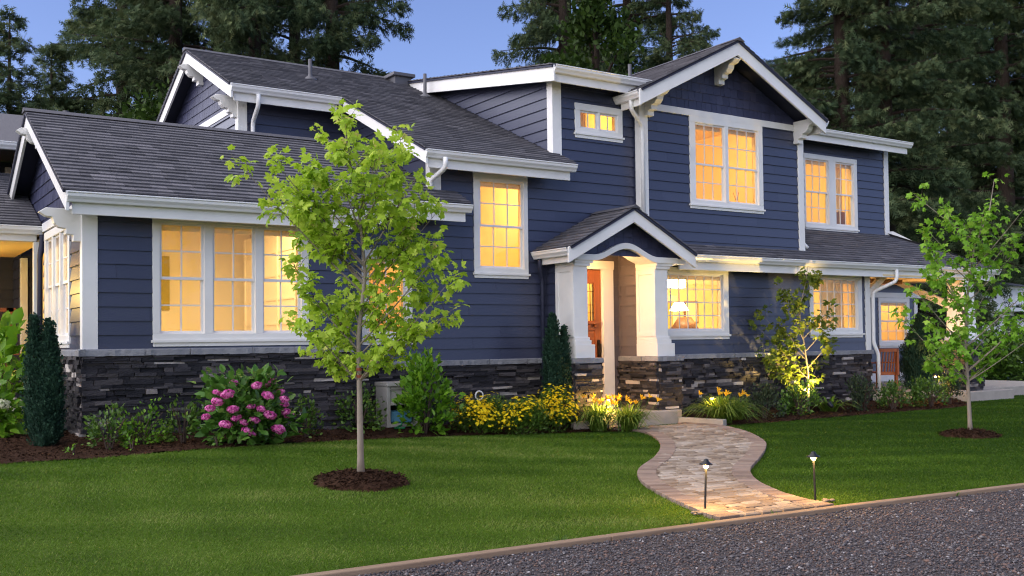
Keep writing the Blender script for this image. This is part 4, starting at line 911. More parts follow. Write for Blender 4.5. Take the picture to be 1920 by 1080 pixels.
b = MB(); b.box(10.32, 11.98, 12.92, 14.1, -1.6, -1.205); tag(b.build('entry_slab', MT['concrete'], None, bevel=.018), 'pale concrete step slab in front of the entry door', 'step')
b = MB(); b.prism([(11.86, 12.9, -1.6), (12.0, 12.9, -1.6), (12.16, 12.05, -1.6), (12.02, 12.0, -1.6)], (0, 0, .27)); tag(b.build('concrete_curb', MT['concrete'], None, bevel=.015), 'short concrete curb beside the top of the brick path', 'curb')
b = MB(); b.box(9.7, 10.1, 12.95, 13.06, -1.6, -1.30); tag(b.build('concrete_block', MT['concrete'], None, bevel=.012), 'low concrete footing block under the left entry pier', 'footing')
for i, (cx, cy) in enumerate([(7.25+random.uniform(-.05, .35), 6.1+random.uniform(-.02, .16)) for _ in range(11)]+[(6.1+random.uniform(-.12, .12), 6.34+random.uniform(-.12, .08)) for _ in range(5)]):
    s = random.uniform(.018, .036); b = MB(); bm = bmesh.new(); bmesh.ops.create_icosphere(bm, subdivisions=2, radius=1)
    b.add([(v.co.x*s*random.uniform(.9, 1.1), v.co.y*s*.8, v.co.z*s*.5) for v in bm.verts], [tuple(v.index for v in f.verts) for f in bm.faces]); bm.free()
    right = i < 11
    o = tag(b.build('pebble', MT['pebble'], None, smooth=True, loc=(cx, cy, -1.475)), 'small tan river pebble at the foot of the %s path light' % ('right' if right else 'left'), 'pebble', 'pebbles by the %s path light' % ('right' if right else 'left'))

# ------------------------------------------------------------------ plants
def tubes(paths, n=5):
    b = MB()
    for p, r in paths: b.tube(p, r, n, random.random(), caps=False)
    return b
def blob(n, rx, ry, h, lumps=14, spread=.33, z0=.12):
    """leaf positions in a lumpy mound and the outward direction of each"""
    c = []
    for _ in range(lumps):
        a = RNG.uniform(0, 6.28); e = RNG.uniform(0, 1); rr = math.sqrt(RNG.uniform(.05, 1)); zz = RNG.uniform(z0, .92); w = math.sqrt(max(.08, 1-(max(0, zz-.35)/.65)**2))
        c.append((rr*math.cos(a)*w*.8, rr*math.sin(a)*w*.8, zz))
    c = np.array(c); p = c[RNG.integers(0, lumps, n)]+RNG.normal(0, spread*.5, (n, 3)); p[:, 2] = np.clip(p[:, 2], .03, 1.12)
    o = p-np.array([0, 0, .25]); o = unit(o)
    return p*np.array([rx, ry, h]), o
def bush(name, label, cat, loc, rx, ry, h, n, size, m, tmpl=T_OVAL, lumps=14, spread=.33, group=None, upb=.4, stems=7):
    t = thing(name, label, cat, loc, group); p, o = blob(n, rx, ry, h, lumps, spread)
    d = o+RNG.normal(0, .55, (n, 3))+np.array([0, 0, upb]); nr = RNG.normal(0, .5, (n, 3))+np.array([0, 0, 1.])+o*.4
    V, T, tn = scatter(*tmpl, p, d, nr, RNG.uniform(.65, 1.25, n)*size, np.clip(RNG.normal(.5, .24, n), 0, 1)); np_obj('foliage', V, T, MT[m], t, tone=tn)
    P_ = []
    for _ in range(stems):
        a = RNG.uniform(0, 6.28); q = RNG.uniform(.3, .75); P_.append(([(.04*math.cos(a)*rx, .04*math.sin(a)*ry, -.06), (q*.5*rx*math.cos(a), q*.5*ry*math.sin(a), h*.45), (q*rx*math.cos(a), q*ry*math.sin(a), h*.8)], [.012, .008, .004]))
    tubes(P_).build('stem', MT['twig'], t); return t
def gp(x, y, dz=.02): return (x, y, gzf(x, y)+dz+.085*float(smst(12.75, 13.5, y)))
T_PETAL5 = ([(0, 0, .02)]+[(math.cos(a)*r_, math.sin(a)*r_, .1 if r_ > .6 else .03) for i in range(5) for a, r_ in ((i*1.2566, .95), (i*1.2566+.63, .45))], [(0, 1+i, 1+(i+1) % 10) for i in range(10)])

# pink hydrangea
hy = bush('hydrangea', 'round hydrangea bush covered in pink flower heads before the stone wall', 'flowering shrub', gp(4.05, 12.15), .64, .5, .76, 1600, .125, 'hydr', lumps=26, spread=.3, upb=.1)
def bloom_mesh(n, r_, m, seed):
    g = np.random.default_rng(seed); q = unit(g.normal(0, 1, (n, 3))); q[:, 2] = q[:, 2]*.7+.1; q = q[q[:, 2] > -.45]; k = len(q)
    return scatter(*T_PETAL5, q*r_*g.uniform(.85, 1.05, (k, 1)), unit(np.cross(q, g.normal(0, 1, (k, 3)))), q, g.uniform(.016, .026, k), g.random(k))
bV = bloom_mesh(110, .072, 'pink', 3); first = None
spots = [(-.42, -.33, .60), (-.50, -.3, .52), (-.30, -.36, .70), (-.38, -.2, .72), (-.02, -.40, .52), (.10, -.42, .49), (.02, -.42, .34), (-.12, -.42, .32), (.22, -.42, .40), (.48, -.30, .42), (.55, -.25, .37), (.50, -.2, .52), (.33, -.42, .20), (-.02, -.42, .16), (-.08, -.42, .2), (.10, -.30, .80), (.22, -.36, .66), (.36, -.1, .82), (.50, -.1, .68), (-.34, -.38, .30), (.46, -.32, .60), (-.16, -.2, .84), (-.25, -.40, .50), (-.20, -.38, .38), (-.52, -.2, .4)]
for i, (x, y, z) in enumerate(spots):
    if first is None: first = np_obj('bloom', bV[0], bV[1], MT['pink'], hy, tone=bV[2]); o = first
    else: o = first.copy(); COL.objects.link(o); o.parent = hy
    x, y, z = x*1.12-.03, y*1.12, z*.88
    o.location = (x*.83-y*-.55*.0, y, z); s = RNG.uniform(.65, 1.08); o.scale = (s*1.1, s*1.1, s*.9); o.rotation_euler = (RNG.uniform(-.4, .4), RNG.uniform(-.4, .4), RNG.uniform(0, 6))
# white hydrangea at the left edge
wh = bush('white_hydrangea', 'leafy hydrangea with creamy white heads at the left edge', 'flowering shrub', gp(1.55, 14.1), .40, .4, .85, 560, .14, 'lime', lumps=16, upb=.0)
wV = bloom_mesh(90, .09, 'cream', 5); f2 = None
for x, y, z in ((-.05, -.42, .62), (.05, -.45, .4), (.42, -.2, .72), (.4, -.25, .6), (-.2, -.4, .5)):
    if f2 is None: f2 = np_obj('bloom', wV[0], wV[1], MT['cream'], wh, tone=wV[2]); o = f2
    else: o = f2.copy(); COL.objects.link(o); o.parent = wh
    o.location = (x, y, z)
bush('leafy_shrub', 'tall broad leaved green plant by the deck at the left edge', 'shrub', gp(1.75, 15.1), .5, .5, 1.25, 220, .24, 'lime', lumps=12, upb=.0)
# columnar yews
def yew(loc, spires, label, group=None):
    t = thing('columnar_yew', label, 'conifer', loc, group); Vs, Ts, ts = [], [], []; off = 0
    for dx, dy, r_, h, z0 in spires:
        n = int(5200*r_*h/.35); z = RNG.uniform(0, 1, n)**.9; a = RNG.uniform(0, 6.28, n); prof = np.minimum(1, (z/.10+.35))*np.where(z < .45, 1, 1-((z-.45)/.55)**1.6)+.05
        lump = 1+.16*np.sin(a*3+z*9)+.12*np.sin(a*5-z*17); rr = r_*prof*lump*np.sqrt(RNG.uniform(.25, 1, n))
        p = np.stack([dx+rr*np.cos(a), dy+rr*np.sin(a), z0+z*(h-z0)], -1); d = np.stack([np.cos(a)*.55, np.sin(a)*.55, np.ones(n)], -1)+RNG.normal(0, .3, (n, 3)); nr = np.stack([np.cos(a), np.sin(a), np.zeros(n)], -1)+RNG.normal(0, .4, (n, 3))
        V, T, tn = scatter(*T_SPRAY, p, d, nr, RNG.uniform(.05, .105, n), np.clip(RNG.normal(.5, .25, n), 0, 1)); Vs.append(V); Ts.append(T+off); ts.append(tn); off += len(V)
    np_obj('foliage', np.concatenate(Vs), np.concatenate(Ts), MT['yew'], t, tone=np.concatenate(ts))
    tubes([([(dx, dy, -.05), (dx, dy, h*.8)], [.025, .006]) for dx, dy, r_, h, z0 in spires]).build('trunk', MT['twig'], t); return t
yew((1.98, 13.05, -1.2), [(.04, 0, .125, 1.46, 0), (-.11, .05, .085, 1.52, .15), (.08, -.03, .10, 1.25, .05), (-.02, .0, .13, .9, 0)], 'dark columnar yew with two spires at the left house corner')
yew((9.50, 13.18, -1.35), [(-.04, 0, .15, 1.72, 0), (.17, -.02, .085, 1.52, .1), (.02, -.06, .14, 1.2, 0)], 'dark columnar yew beside the left entry column')
yew((20.6, 14.35, -1.25), [(0, 0, .36, 1.45, 0), (.1, 0, .26, 1.7, .1)], 'broad dark yew below the porch window at right')
# green shrubs along the left bed
G_ = 'green shrubs along the stone base'
bush('shrub', 'low leafy shrub at the corner of the stone base', 'shrub', gp(2.55, 12.35), .27, .25, .42, 420, .055, 'shrub', lumps=10, group=G_)
bush('shrub', 'yellow green low bush left of the pink hydrangea', 'shrub', gp(3.0, 12.75), .36, .25, .46, 520, .05, 'lime', lumps=12, group=G_)
bush('shrub', 'upright dark sprigs just left of the pink hydrangea', 'shrub', gp(3.45, 12.55), .26, .22, .55, 360, .055, 'shrub', lumps=9, group=G_, upb=.8)
bush('shrub', 'thin sprigs between the pink hydrangea and the tree trunk', 'shrub', gp(5.12, 12.75), .2, .2, .48, 240, .055, 'shrub', lumps=7, group=G_, upb=.8)
bush('shrub', 'dark shrub behind the trunk of the front maple', 'shrub', gp(6.05, 13.15), .42, .32, .58, 800, .06, 'shrub', lumps=14, group=G_)
bush('shrub', 'tall lime green shrub in front of the hose box', 'shrub', gp(7.0, 12.95), .46, .36, 1.02, 1100, .105, 'lime', lumps=20, spread=.3, group=G_, upb=.7)
for x, y in ((2.1, 12.0), (3.7, 12.0), (2.75, 12.1)): bush('seedling', 'tiny green seedling standing in the dark mulch', 'seedling', gp(x, y, .03), .07, .07, .13, 16, .05, 'lime', lumps=4, group='seedlings in the mulch', stems=2)
# yellow coreopsis
def coreopsis(label, loc, rx, ry, h, nf):
    t = bush('coreopsis', label, 'flowering plant', loc, rx, ry, h, int(3400*rx*h/.25), .07, 'dusty', T_BLADE if False else ([(-.06, 0, 0), (.06, 0, 0), (0, 1, 0), (.0, .2, 0), (.25, .7, 0), (-.25, .75, 0)], [(0, 1, 2), (3, 1, 4), (0, 3, 5)]), lumps=18, group='yellow coreopsis in the bed', upb=.8)
    t.children[0].data.materials[0] = MT['shrub']
    c = MB(); k = 9
    c.add([(0, 0, .01)]+[(math.cos(i*2*math.pi/16)*(.033 if i % 2 == 0 else .018), math.sin(i*2*math.pi/16)*(.033 if i % 2 == 0 else .018), .006 if i % 2 else .003) for i in range(16)], [(0, 1+i, 1+(i+1) % 16) for i in range(16)], .6)
    f0 = c.build('flower', MT['yellow'], t); p, o = blob(nf+520, rx*1.04, ry*1.04, h*1.08, 40, .26, .45)
    p[:, 2] = np.maximum(p[:, 2], h*.25)
    for i in range(nf):
        f = f0 if i == 0 else f0.copy()
        if i: COL.objects.link(f); f.parent = t
        f.location = Vector(p[i])+Vector(o[i])*.05; s = RNG.uniform(.7, 1.3); f.scale = (s, s, s); dq = Vector(o[i])+Vector((0, -.3, .9)); f.rotation_euler = dq.to_track_quat('Z', 'Y').to_euler()
    q = p[nf:]+o[nf:]*.04; dn = unit(o[nf:]+np.array([0, -.3, .9])); tg = unit(np.cross(dn, RNG.normal(0, 1, dn.shape)))
    V, T, tn = scatter(*T_PETAL5, q, tg, dn, RNG.uniform(.018, .032, len(q)), RNG.random(len(q))); np_obj('small_blossoms', V, T, MT['yellow'], t, tone=tn, kind='stuff')
for lab, x, y, rx, h in (('yellow coreopsis clump next to the lime green shrub', 7.95, 13.0, .52, .46), ('middle yellow coreopsis clump at the lawn edge', 8.60, 12.74, .52, .44), ('yellow coreopsis clump in front of the entry yew', 9.34, 12.92, .40, .58)): coreopsis(lab, gp(x, y), rx, .36, h, 100)
# hosta
t = thing('hosta', 'broad leaved blue green hosta behind the coreopsis', 'plant', gp(8.85, 13.55)); n = 70; a = RNG.uniform(0, 6.28, n); rr = RNG.uniform(.05, .42, n)
V, T, tn = scatter(*T_OVAL, np.stack([rr*np.cos(a)*1.3, rr*np.sin(a)*.6, .30-.18*rr+RNG.uniform(-.06, .05, n)], -1), np.stack([np.cos(a), np.sin(a), RNG.uniform(-.3, .3, n)], -1), np.stack([np.cos(a)*.3, np.sin(a)*.3, np.ones(n)], -1), RNG.uniform(.16, .24, n), RNG.random(n), 1.25)
np_obj('foliage', V, T, MT['hosta'], t, tone=tn)
# daylilies and grasses
def strap(label, name, cat, loc, r_, h, n, flowers, m='strap', group=None, w=.021):
    t = thing(name, label, cat, loc, group); V = []; T = []; tn = []
    for i in range(n):
        a = RNG.uniform(0, 6.28); L_ = h*RNG.uniform(.7, 1.25); out = r_*RNG.uniform(.35, 1.55); s0 = Vector((RNG.normal(0, .05), RNG.normal(0, .05), -.03)); dr = Vector((math.cos(a), math.sin(a), 0)); sd_ = Vector((-dr.y, dr.x, 0)); o = len(V); tt = RNG.random()
        for k in range(6):
            u = k/5; p = s0+dr*out*u**1.25+Vector((0, 0, L_*(u*1.22-.74*u**2.6*(.45+out/r_*.62)))); ww = w*(1-u**2)*.5+.0008
            V += [p-sd_*ww, p+sd_*ww]; tn += [tt*.8+.2*u]*2
        for k in range(5): q = o+2*k; T += [(q, q+1, q+3), (q, q+3, q+2)]
    np_obj('leaves', V, T, MT[m], t, tone=tn)
    if flowers:
        c = MB(); vs = [(0, 0, -.03)]
        for i in range(6): a = i*math.pi/3; vs += [(math.cos(a-.35)*.022, math.sin(a-.35)*.022, .02), (math.cos(a)*.052, math.sin(a)*.052, .032), (math.cos(a+.35)*.022, math.sin(a+.35)*.022, .02)]
        c.add(vs, [f for i in range(6) for f in ((0, 1+3*i, 2+3*i), (0, 2+3*i, 3+3*i))], .6); f0 = None; st = []
        for i, (x, y, z) in enumerate(flowers):
            if f0 is None: f0 = c.build('flower', MT['orange'], t); f = f0
            else: f = f0.copy(); COL.objects.link(f); f.parent = t
            f.location = (x, y, z); f.rotation_euler = (RNG.uniform(.2, 1.1), RNG.uniform(-.4, .4), RNG.uniform(-.8, .8)); s = RNG.uniform(.9, 1.35); f.scale = (s, s, s)
            st.append(([(x*.3, y*.3, 0), (x*.7, y*.7, z*.6), (x, y, z-.02)], [.006, .005, .004]))
        tubes(st, 4).build('flower_stem', MT['strap'], t)
    return t
def fl(n, r_, h): return [(RNG.uniform(-r_, r_), RNG.uniform(-r_, r_*.4), h*RNG.uniform(.85, 1.1)) for _ in range(n)]
strap('daylily clump with yellow flowers by the concrete step, left one', 'daylily', 'flowering plant', gp(9.98, 12.70), .42, .60, 300, fl(9, .34, .50), group='daylilies by the path')
strap('daylily clump spilling over the top of the brick path, beside the step', 'daylily', 'flowering plant', gp(10.38, 12.42, .02), .48, .56, 320, fl(11, .38, .50), group='daylilies by the path')
strap('glowing daylily clump on the right of the path head', 'daylily', 'flowering plant', gp(12.42, 12.42), .62, .66, 380, fl(8, .5, .54), group='daylilies by the path')
strap('green grassy clump right of the glowing daylily', 'ornamental_grass', 'grass plant', gp(13.15, 12.75), .42, .58, 220, None, w=.009)
bush('shrub', 'dark feathery bush left of the uplit small tree', 'shrub', gp(13.75, 12.7), .42, .3, .52, 700, .06, 'dusty', lumps=12, group=G_, upb=.8)
bush('shrub', 'spreading green bush at the foot of the uplit small tree', 'shrub', gp(14.75, 12.75), .48, .35, .55, 800, .065, 'shrub', lumps=12, group=G_, upb=.6)
bush('shrub', 'grey green bush under the corner downpipe', 'shrub', gp(16.55, 12.75), .5, .36, .62, 900, .06, 'dusty', lumps=14, group=G_, upb=.9)
bush('shrub', 'low green bush in front of the wooden chair', 'shrub', gp(17.35, 12.65), .48, .36, .46, 800, .06, 'shrub', lumps=14, group=G_, upb=.7)
bush('shrub', 'dark bush with rusty sprigs nearest the porch pier', 'shrub', gp(18.4, 12.55), .55, .4, .52, 1000, .065, 'shrub', lumps=16, group=G_, upb=.7)
bush('shrub', 'loose dark bush at the end of the right bed', 'shrub', gp(19.3, 12.7), .45, .36, .58, 700, .065, 'dusty', lumps=12, group=G_, upb=.7)
strap('fern lit from below beside the small tree', 'fern', 'fern', gp(15.78, 12.95), .46, .42, 60, None, w=.05)

# ================================================================== TREES
RTH = Vector((math.cos(YAW), -math.sin(YAW), 0)); FWH = Vector((math.sin(YAW), math.cos(YAW), 0))
def bez(a, b, c, n=7): return [a*(1-t)**2+b*2*t*(1-t)+c*t*t for t in [i/(n-1) for i in range(n)]]
def young_tree(name, label, loc, leader, tips, m, size, r0, twigs=9, per=8, group=None, tape=False, clear=0., droop=.5, bark='maplebark', curve=.55):
    """leader: (dx, dz) list; tips: (dx, dz[, dy]) crown tips in metres, dx across the view, dy into it"""
    t = thing(name, label, 'tree', loc, group); Lp = [RTH*x+Vector((0, 0, z))+FWH*random.uniform(-.03, .03)*(i > 1) for i, (x, z) in enumerate(leader)]
    tr = MB(); fine = []; H_ = leader[-1][1]
    pts = []
    for i in range(len(Lp)-1):
        for k in range(4): pts.append(Lp[i].lerp(Lp[i+1], k/4))
    pts.append(Lp[-1]); tr.tube(pts, [r0*(1.25 if i == 0 else 1)*(1-.93*(p.z/H_)**.85)+.002 for i, p in enumerate(pts)], 10, .5)
    def at_z(z):
        for p, q in zip(pts[:-1], pts[1:]):
            if p.z <= z <= q.z: return p.lerp(q, (z-p.z)/max(1e-6, q.z-p.z))
        return pts[-1]
    tw = []
    for tp in [(*q, None) if len(q) == 2 else q for q in tips]:
        dx, dz, dy = tp; dy = random.uniform(-.65, .65)*(.35+abs(dx)*.5+.3) if dy is None else dy
        rr = math.hypot(dx, dy); za = max(clear, min(dz-.12, dz-rr*.95-.1)); base = at_z(max(.3, za)); tip = RTH*dx+FWH*dy+Vector((0, 0, dz))
        mid = base.lerp(tip, .5)+Vector((0, 0, -.0))+(tip-base).cross(Vector((0, 0, 1))).normalized()*random.uniform(-.05, .05)*rr; mid.z -= rr*.12*(1-curve)
        br = bez(base, mid, tip, 9); L_ = (tip-base).length; rb = min(r0*.32, .004+.007*L_)
        tr.tube(br, [rb*(1-.85*i/8) for i in range(9)], 6, .4, caps=False); tw.append((tip, (tip-mid).normalized()))
        for k in range(max(3, int(twigs*min(1.5, L_/.9)))):
            u = random.uniform(.22, 1); p = br[min(8, int(u*8))]; a = Vector((random.gauss(0, 1), random.gauss(0, 1), random.gauss(.25, .5))).normalized()*.8+(tip-base).normalized()*.7; a.normalize()
            e = p+a*random.uniform(.10, .30)*(1.15-.4*u); fine.append(([p, p.lerp(e, .5)+Vector((0, 0, .015)), e], [.0032, .0026, .0015])); tw.append((e, a))
    for k in range(int(twigs*1.5)):
        p = at_z(H_*random.uniform(.6, 1)); a = Vector((random.gauss(0, 1), random.gauss(0, 1), .7)).normalized(); e = p+a*random.uniform(.1, .28); fine.append(([p, e], [.003, .0015])); tw.append((e, a))
    trk = tr.build('trunk', MT[bark], t, smooth=True); tubes(fine, 4).build('fine_twigs', MT['twig'], t)  # second mesh: all the thin bare twigs that carry the leaves
    if tape:
        b = MB()
        for z in (.98, 1.05): 
            p = at_z(z); b.tube([p, p+Vector((0, 0, .03))], r0*(1-.93*(z/H_)**.85)+.004, 12, caps=False)
        b.build('paint_mark', MT['redtape'], trk)
    n = len(tw)*per; idx = np.repeat(np.arange(len(tw)), per); e = np.array([list(q[0]) for q in tw])[idx]; a = np.array([list(q[1]) for q in tw])[idx]
    d = a*.45+RNG.normal(0, .65, (n, 3)); d[:, 2] -= droop; p = e-a*RNG.uniform(-.02, .13, (n, 1))+unit(d)*size*RNG.uniform(.25, .7, (n, 1))
    nr = np.array([0, 0, 1.])+RNG.normal(0, .6, (n, 3))+a*.3
    tone = np.clip(RNG.normal(.48, .2, n)+np.where(e[:, 2] > H_*.86, .15, 0), 0, 1)
    V, T, tn = scatter(*T_MAPLE, p, d, nr, RNG.uniform(.6, 1.2, n)*size, tone, .95); np_obj('crown', V, T, MT[m], t, tone=tn); return t
def px2(pts, bx, by, k): return [((x-bx)*k, (by-y)*k) for x, y in pts]
K1 = .00530
young_tree('young_maple', 'young bright green maple with a pale marked trunk on the left lawn', (4.29, 9.275, gzf(4.29, 9.275)+.05),
           px2([(677, 903), (676, 760), (674, 640), (688, 520), (680, 420), (660, 300), (642, 195)], 677, 903, K1),
           px2([(760, 238), (705, 262), (590, 300), (468, 314), (500, 336), (520, 352), (535, 312), (612, 250), (560, 392), (585, 425), (530, 602), (608, 645), (548, 500), (600, 560), (630, 590), (832, 392), (800, 345), (772, 300), (815, 372), (868, 520), (838, 480), (862, 582), (800, 615), (795, 545), (760, 600), (728, 655), (645, 690), (745, 470), (700, 410), (655, 345), (605, 375), (720, 330), (750, 380), (560, 360), (620, 470), (690, 560), (640, 520), (770, 430), (590, 605), (780, 500), (660, 235), (730, 290), (600, 330), (575, 540), (820, 440)], 677, 903, K1),
           'maple', .090, .034, twigs=9, per=9, tape=True, clear=.95)
K2 = .00785
young_tree('young_maple', 'young green maple standing on the right lawn near the driveway', (13.85, 8.79, gzf(13.85, 8.79)+.05),
           px2([(1820, 818), (1818, 740), (1815, 650), (1822, 560), (1835, 470), (1865, 400), (1878, 340)], 1820, 818, K2),
           px2([(1745, 358), (1760, 400), (1700, 445), (1712, 470), (1740, 430), (1715, 545), (1698, 592), (1715, 640), (1730, 600), (1750, 520), (1770, 470), (1790, 430), (1780, 400), (1900, 400), (1925, 440), (1950, 500), (1940, 560), (1970, 530), (1935, 620), (1965, 600), (1900, 660), (1860, 690), (1780, 690), (1745, 675), (1800, 640), (1850, 600), (1880, 540), (1870, 450), (1840, 400), (1900, 480), (1790, 560), (1830, 620), (1760, 640), (1910, 580), (1735, 500), (1850, 500), (1885, 380), (1775, 600), (1820, 540)], 1820, 818, K2),
           'maple2', .098, .032, twigs=7, per=6, clear=.75)
K3 = .0101
young_tree('small_maple', 'small slender maple against the wall lit yellow from below', (15.27, 13.0, -1.40),
           px2([(1515, 772), (1516, 700), (1508, 640), (1502, 580), (1515, 530), (1520, 500)], 1515, 772, K3),
           [(x, z, random.uniform(-.35, .3)) for x, z in px2([(1408, 590), (1432, 585), (1462, 532), (1475, 560), (1552, 578), (1540, 520), (1548, 610), (1555, 640), (1420, 655), (1440, 690), (1470, 640), (1545, 680), (1480, 705), (1490, 600), (1530, 720), (1500, 735), (1465, 610), (1530, 600), (1450, 640), (1495, 560)], 1515, 772, K3)],
           'vine', .115, .024, twigs=6.0, per=8, clear=.35, droop=.35, curve=.7)

def fir_mesh(h, R_, seed, dens=1.):
    g = np.random.default_rng(seed); pos, dr, nr, sz, tn = [], [], [], [], []; wood = MB(); z = h*.05
    while z < h*.985:
        f = z/h; a = g.uniform(0, 6.283); Lb = R_*((1-f)**.72)*g.uniform(.55, 1.12)*(.6+.4*min(1, f*6))+.25; out = np.array([math.cos(a), math.sin(a), 0]); lat = np.array([-math.sin(a), math.cos(a), 0]); rise = .28*f+.02+g.normal(0, .05); sag = .46*(1-f)+.05
        def bp(t): return out*(Lb*t)[..., None]+np.array([0, 0, 1.])*((z+Lb*(rise*t-sag*t**2*(1-.45*t)))[..., None])
        ts = np.linspace(0, .96, 5); wood.tube([tuple(q) for q in bp(ts)], [.012*Lb+.012, .010*Lb+.008, .007*Lb+.006, .004*Lb+.004, .004], 4, .4, caps=False)
        n = int(Lb*88*dens)+20; t = g.uniform(.16, 1.02, n)**.8; w = g.normal(0, .5, n)*(.10+.30*Lb*(1-t)**.6*.55+.12); p = bp(t)+lat*w[:, None]; p[:, 2] -= np.abs(w)*.28+g.uniform(-.05, .30, n)*(.5+Lb*.15)
        d = out*g.uniform(.3, 1., (n, 1))+lat*(np.sign(w)*g.uniform(.0, .9, n))[:, None]+np.array([0, 0, -1.])*g.uniform(-.35, .9, (n, 1))+g.normal(0, .25, (n, 3)); pos.append(p); dr.append(d); nr.append(np.array([0, 0, 1.])+g.normal(0, .6, (n, 3))); sz.append(g.uniform(.13, .38, n)*(1.1-.25*f)); b0 = g.normal(0, .12); tn.append(np.clip(g.normal(.42+b0, .2, n), 0, 1)); z += g.uniform(.05, .19)*(.75+h/60)
    return scatter(*T_FIR, np.concatenate(pos), np.concatenate(dr), np.concatenate(nr), np.concatenate(sz), np.concatenate(tn)), wood
def ground_spot(px, dep): 
    p = Vector((0, 0, 0))+RTH*((px-960)/1899.9*dep)+FWH*dep; return (p.x, p.y, -1.55)
protos = {}
def fir(px, dep, h, R_, var, label, rz, group='tall firs behind the house'):
    t = thing('fir_tree', label, 'fir tree', ground_spot(px, dep), group, rz)
    if var not in protos:
        bh, bR = (24, 5.0) if var < 4 else (12, 2.5); (V, T, tn), wood = fir_mesh(bh, bR, 100+var, 1.0)
        tr = MB(); q = bh/24; tr.tube([(0, 0, -.3), (.05*q, .02, 6*q), (-.04*q, .03, 14*q), (0, 0, 23.6*q)], [.42*q, .32*q, .2*q, .02], 10, .5); cr = np_obj('crown', V, T, MT['fir'], t, tone=tn); tk = tr.build('trunk', MT['bark'], t, smooth=True); br = wood.build('branches', MT['bark'], tk); protos[var] = (cr, tk, br)
    else:
        cr, tk, br = protos[var]; c2 = cr.copy(); COL.objects.link(c2); c2.parent = t; k2 = tk.copy(); COL.objects.link(k2); k2.parent = t; b2 = br.copy(); COL.objects.link(b2); b2.parent = k2
    t.scale = (R_/5.0, R_/5.0, h/24) if var < 4 else (R_/2.5, R_/2.5, h/12)
FIRS = [(18, 31, 12.0, 2.5, 4, 'small pointed fir at the far left edge of the picture'), (97, 36, 12.6, 2.5, 4, 'slim pointed young fir standing clear at far left'), (-40, 42, 10.5, 2.6, 4, 'fir beyond the left edge of the picture behind the rear wing'),
        (232, 37, 27, 4.3, 2, 'broad dark fir left of the small gable peak'), (330, 33, 25, 4.4, 3, 'dark fir directly behind the small gable peak'), (410, 40, 28, 5.0, 0, 'fir between the small gable peak and the first bare trunk'), (482, 30.5, 27, 3.6, 1, 'fir with a visible trunk right of the small gable peak'), (555, 40, 28, 4.8, 3, 'fir between the two visible trunks behind the main roof'), (628, 32.5, 27, 4.1, 2, 'fir with a bare trunk beside the open sky'),
        (1062, 37, 27, 3.3, 3, 'fir right of the open sky above the dormer roof'), (1075, 44, 25, 3.2, 0, 'thin fir behind the bright leafy tree'), (1185, 41, 28, 4.0, 1, 'fir rising behind the bright leafy tree, on its right'), (1262, 37, 20, 3.2, 2, 'fir just left of the big gable peak'),
        (1588, 36, 27, 4.7, 1, 'fir whose boughs reach toward the big gable peak'), (1668, 36, 28, 4.6, 2, 'thick trunked fir right of the upper right gutter'), (1622, 44, 28, 5.0, 0, 'fir behind the upper right gutter, farther back'), (1728, 46, 31, 5.4, 3, 'fir between the two thick trunks at right'), (1795, 54, 34, 6.2, 1, 'dark fir behind the top of the right maple'), (1890, 51, 36, 6.4, 0, 'fir at the right edge with a thick trunk'), (1985, 54, 34, 6.2, 2, 'fir beyond the right edge of the picture'), (1850, 60, 34, 6.2, 3, 'distant fir behind the grey neighbour roof')]
for i, (px, dep, h, R_, v, lab) in enumerate(FIRS): fir(px, dep, h, R_, v, lab, (i*2.4) % 6.28)
def leafy(name, label, loc, h, R_, n, size, m='decid', lumps=60, z0=.25):
    t = thing(name, label, 'tree', loc); c = []
    for _ in range(lumps):
        a = RNG.uniform(0, 6.28); f = RNG.uniform(z0, .97); w = math.sin(math.pi*min(1, max(0.05, (f-z0+.12)/(1.08-z0))))**.7; r_ = w*math.sqrt(RNG.uniform(.15, 1)); c.append((r_*R_*math.cos(a), r_*R_*math.sin(a), f*h))
    c = np.array(c); p = c[RNG.integers(0, lumps, n)]+RNG.normal(0, 1, (n, 3))*np.array([.34, .34, .28])*R_*.42; o = unit(p-np.array([0, 0, h*.45]))
    V, T, tn = scatter(*T_OVAL, p, o+RNG.normal(0, .7, (n, 3))-np.array([0, 0, .3]), o*.4+np.array([0, 0, .8])+RNG.normal(0, .5, (n, 3)), RNG.uniform(.6, 1.3, n)*size, np.clip(RNG.normal(.45, .22, n), 0, 1)); np_obj('crown', V, T, MT[m], t, tone=tn)
    b = MB(); b.tube([(0, 0, -.2), (.1, 0, h*.4), (0, .1, h*.9)], [.02*h, .013*h, .02], 8)
    for q in c[:26]: b.tube([(0, 0, max(.15*h, q[2]-R_*.9)), (q[0]*.5, q[1]*.5, q[2]-R_*.25), tuple(q)], [.006*h, .004*h, .01], 5, caps=False)
    b.build('trunk', MT['bark'], t, smooth=True); return t
leafy('leafy_tree', 'bright green broadleaf tree behind the dormer roof', ground_spot(1128, 31), 13.2, 1.9, 9000, .21, lumps=70)
leafy('leafy_tree', 'mid green low tree behind the left wing ridge', ground_spot(285, 28), 8.6, 2.4, 8000, .19, lumps=60, z0=.1)
leafy('leafy_tree', 'rounded green tree behind the main roof ridge at left', ground_spot(150, 29), 7.6, 2.0, 6000, .19, lumps=50, z0=.1)
leafy('leafy_tree', 'small green tree low behind the bay gable on the right', ground_spot(1452, 33), 9.6, 2.4, 7000, .2, lumps=50, z0=.1)
leafy('leafy_tree', 'dark brushy tree behind the upper right wall corner', ground_spot(1725, 54), 11.5, 3.2, 8000, .2, lumps=60, z0=.08)
leafy('leafy_tree', 'dark brushy tree at the right edge behind the maple', ground_spot(1900, 58), 9.5, 3.2, 6000, .2, lumps=50, z0=.3)
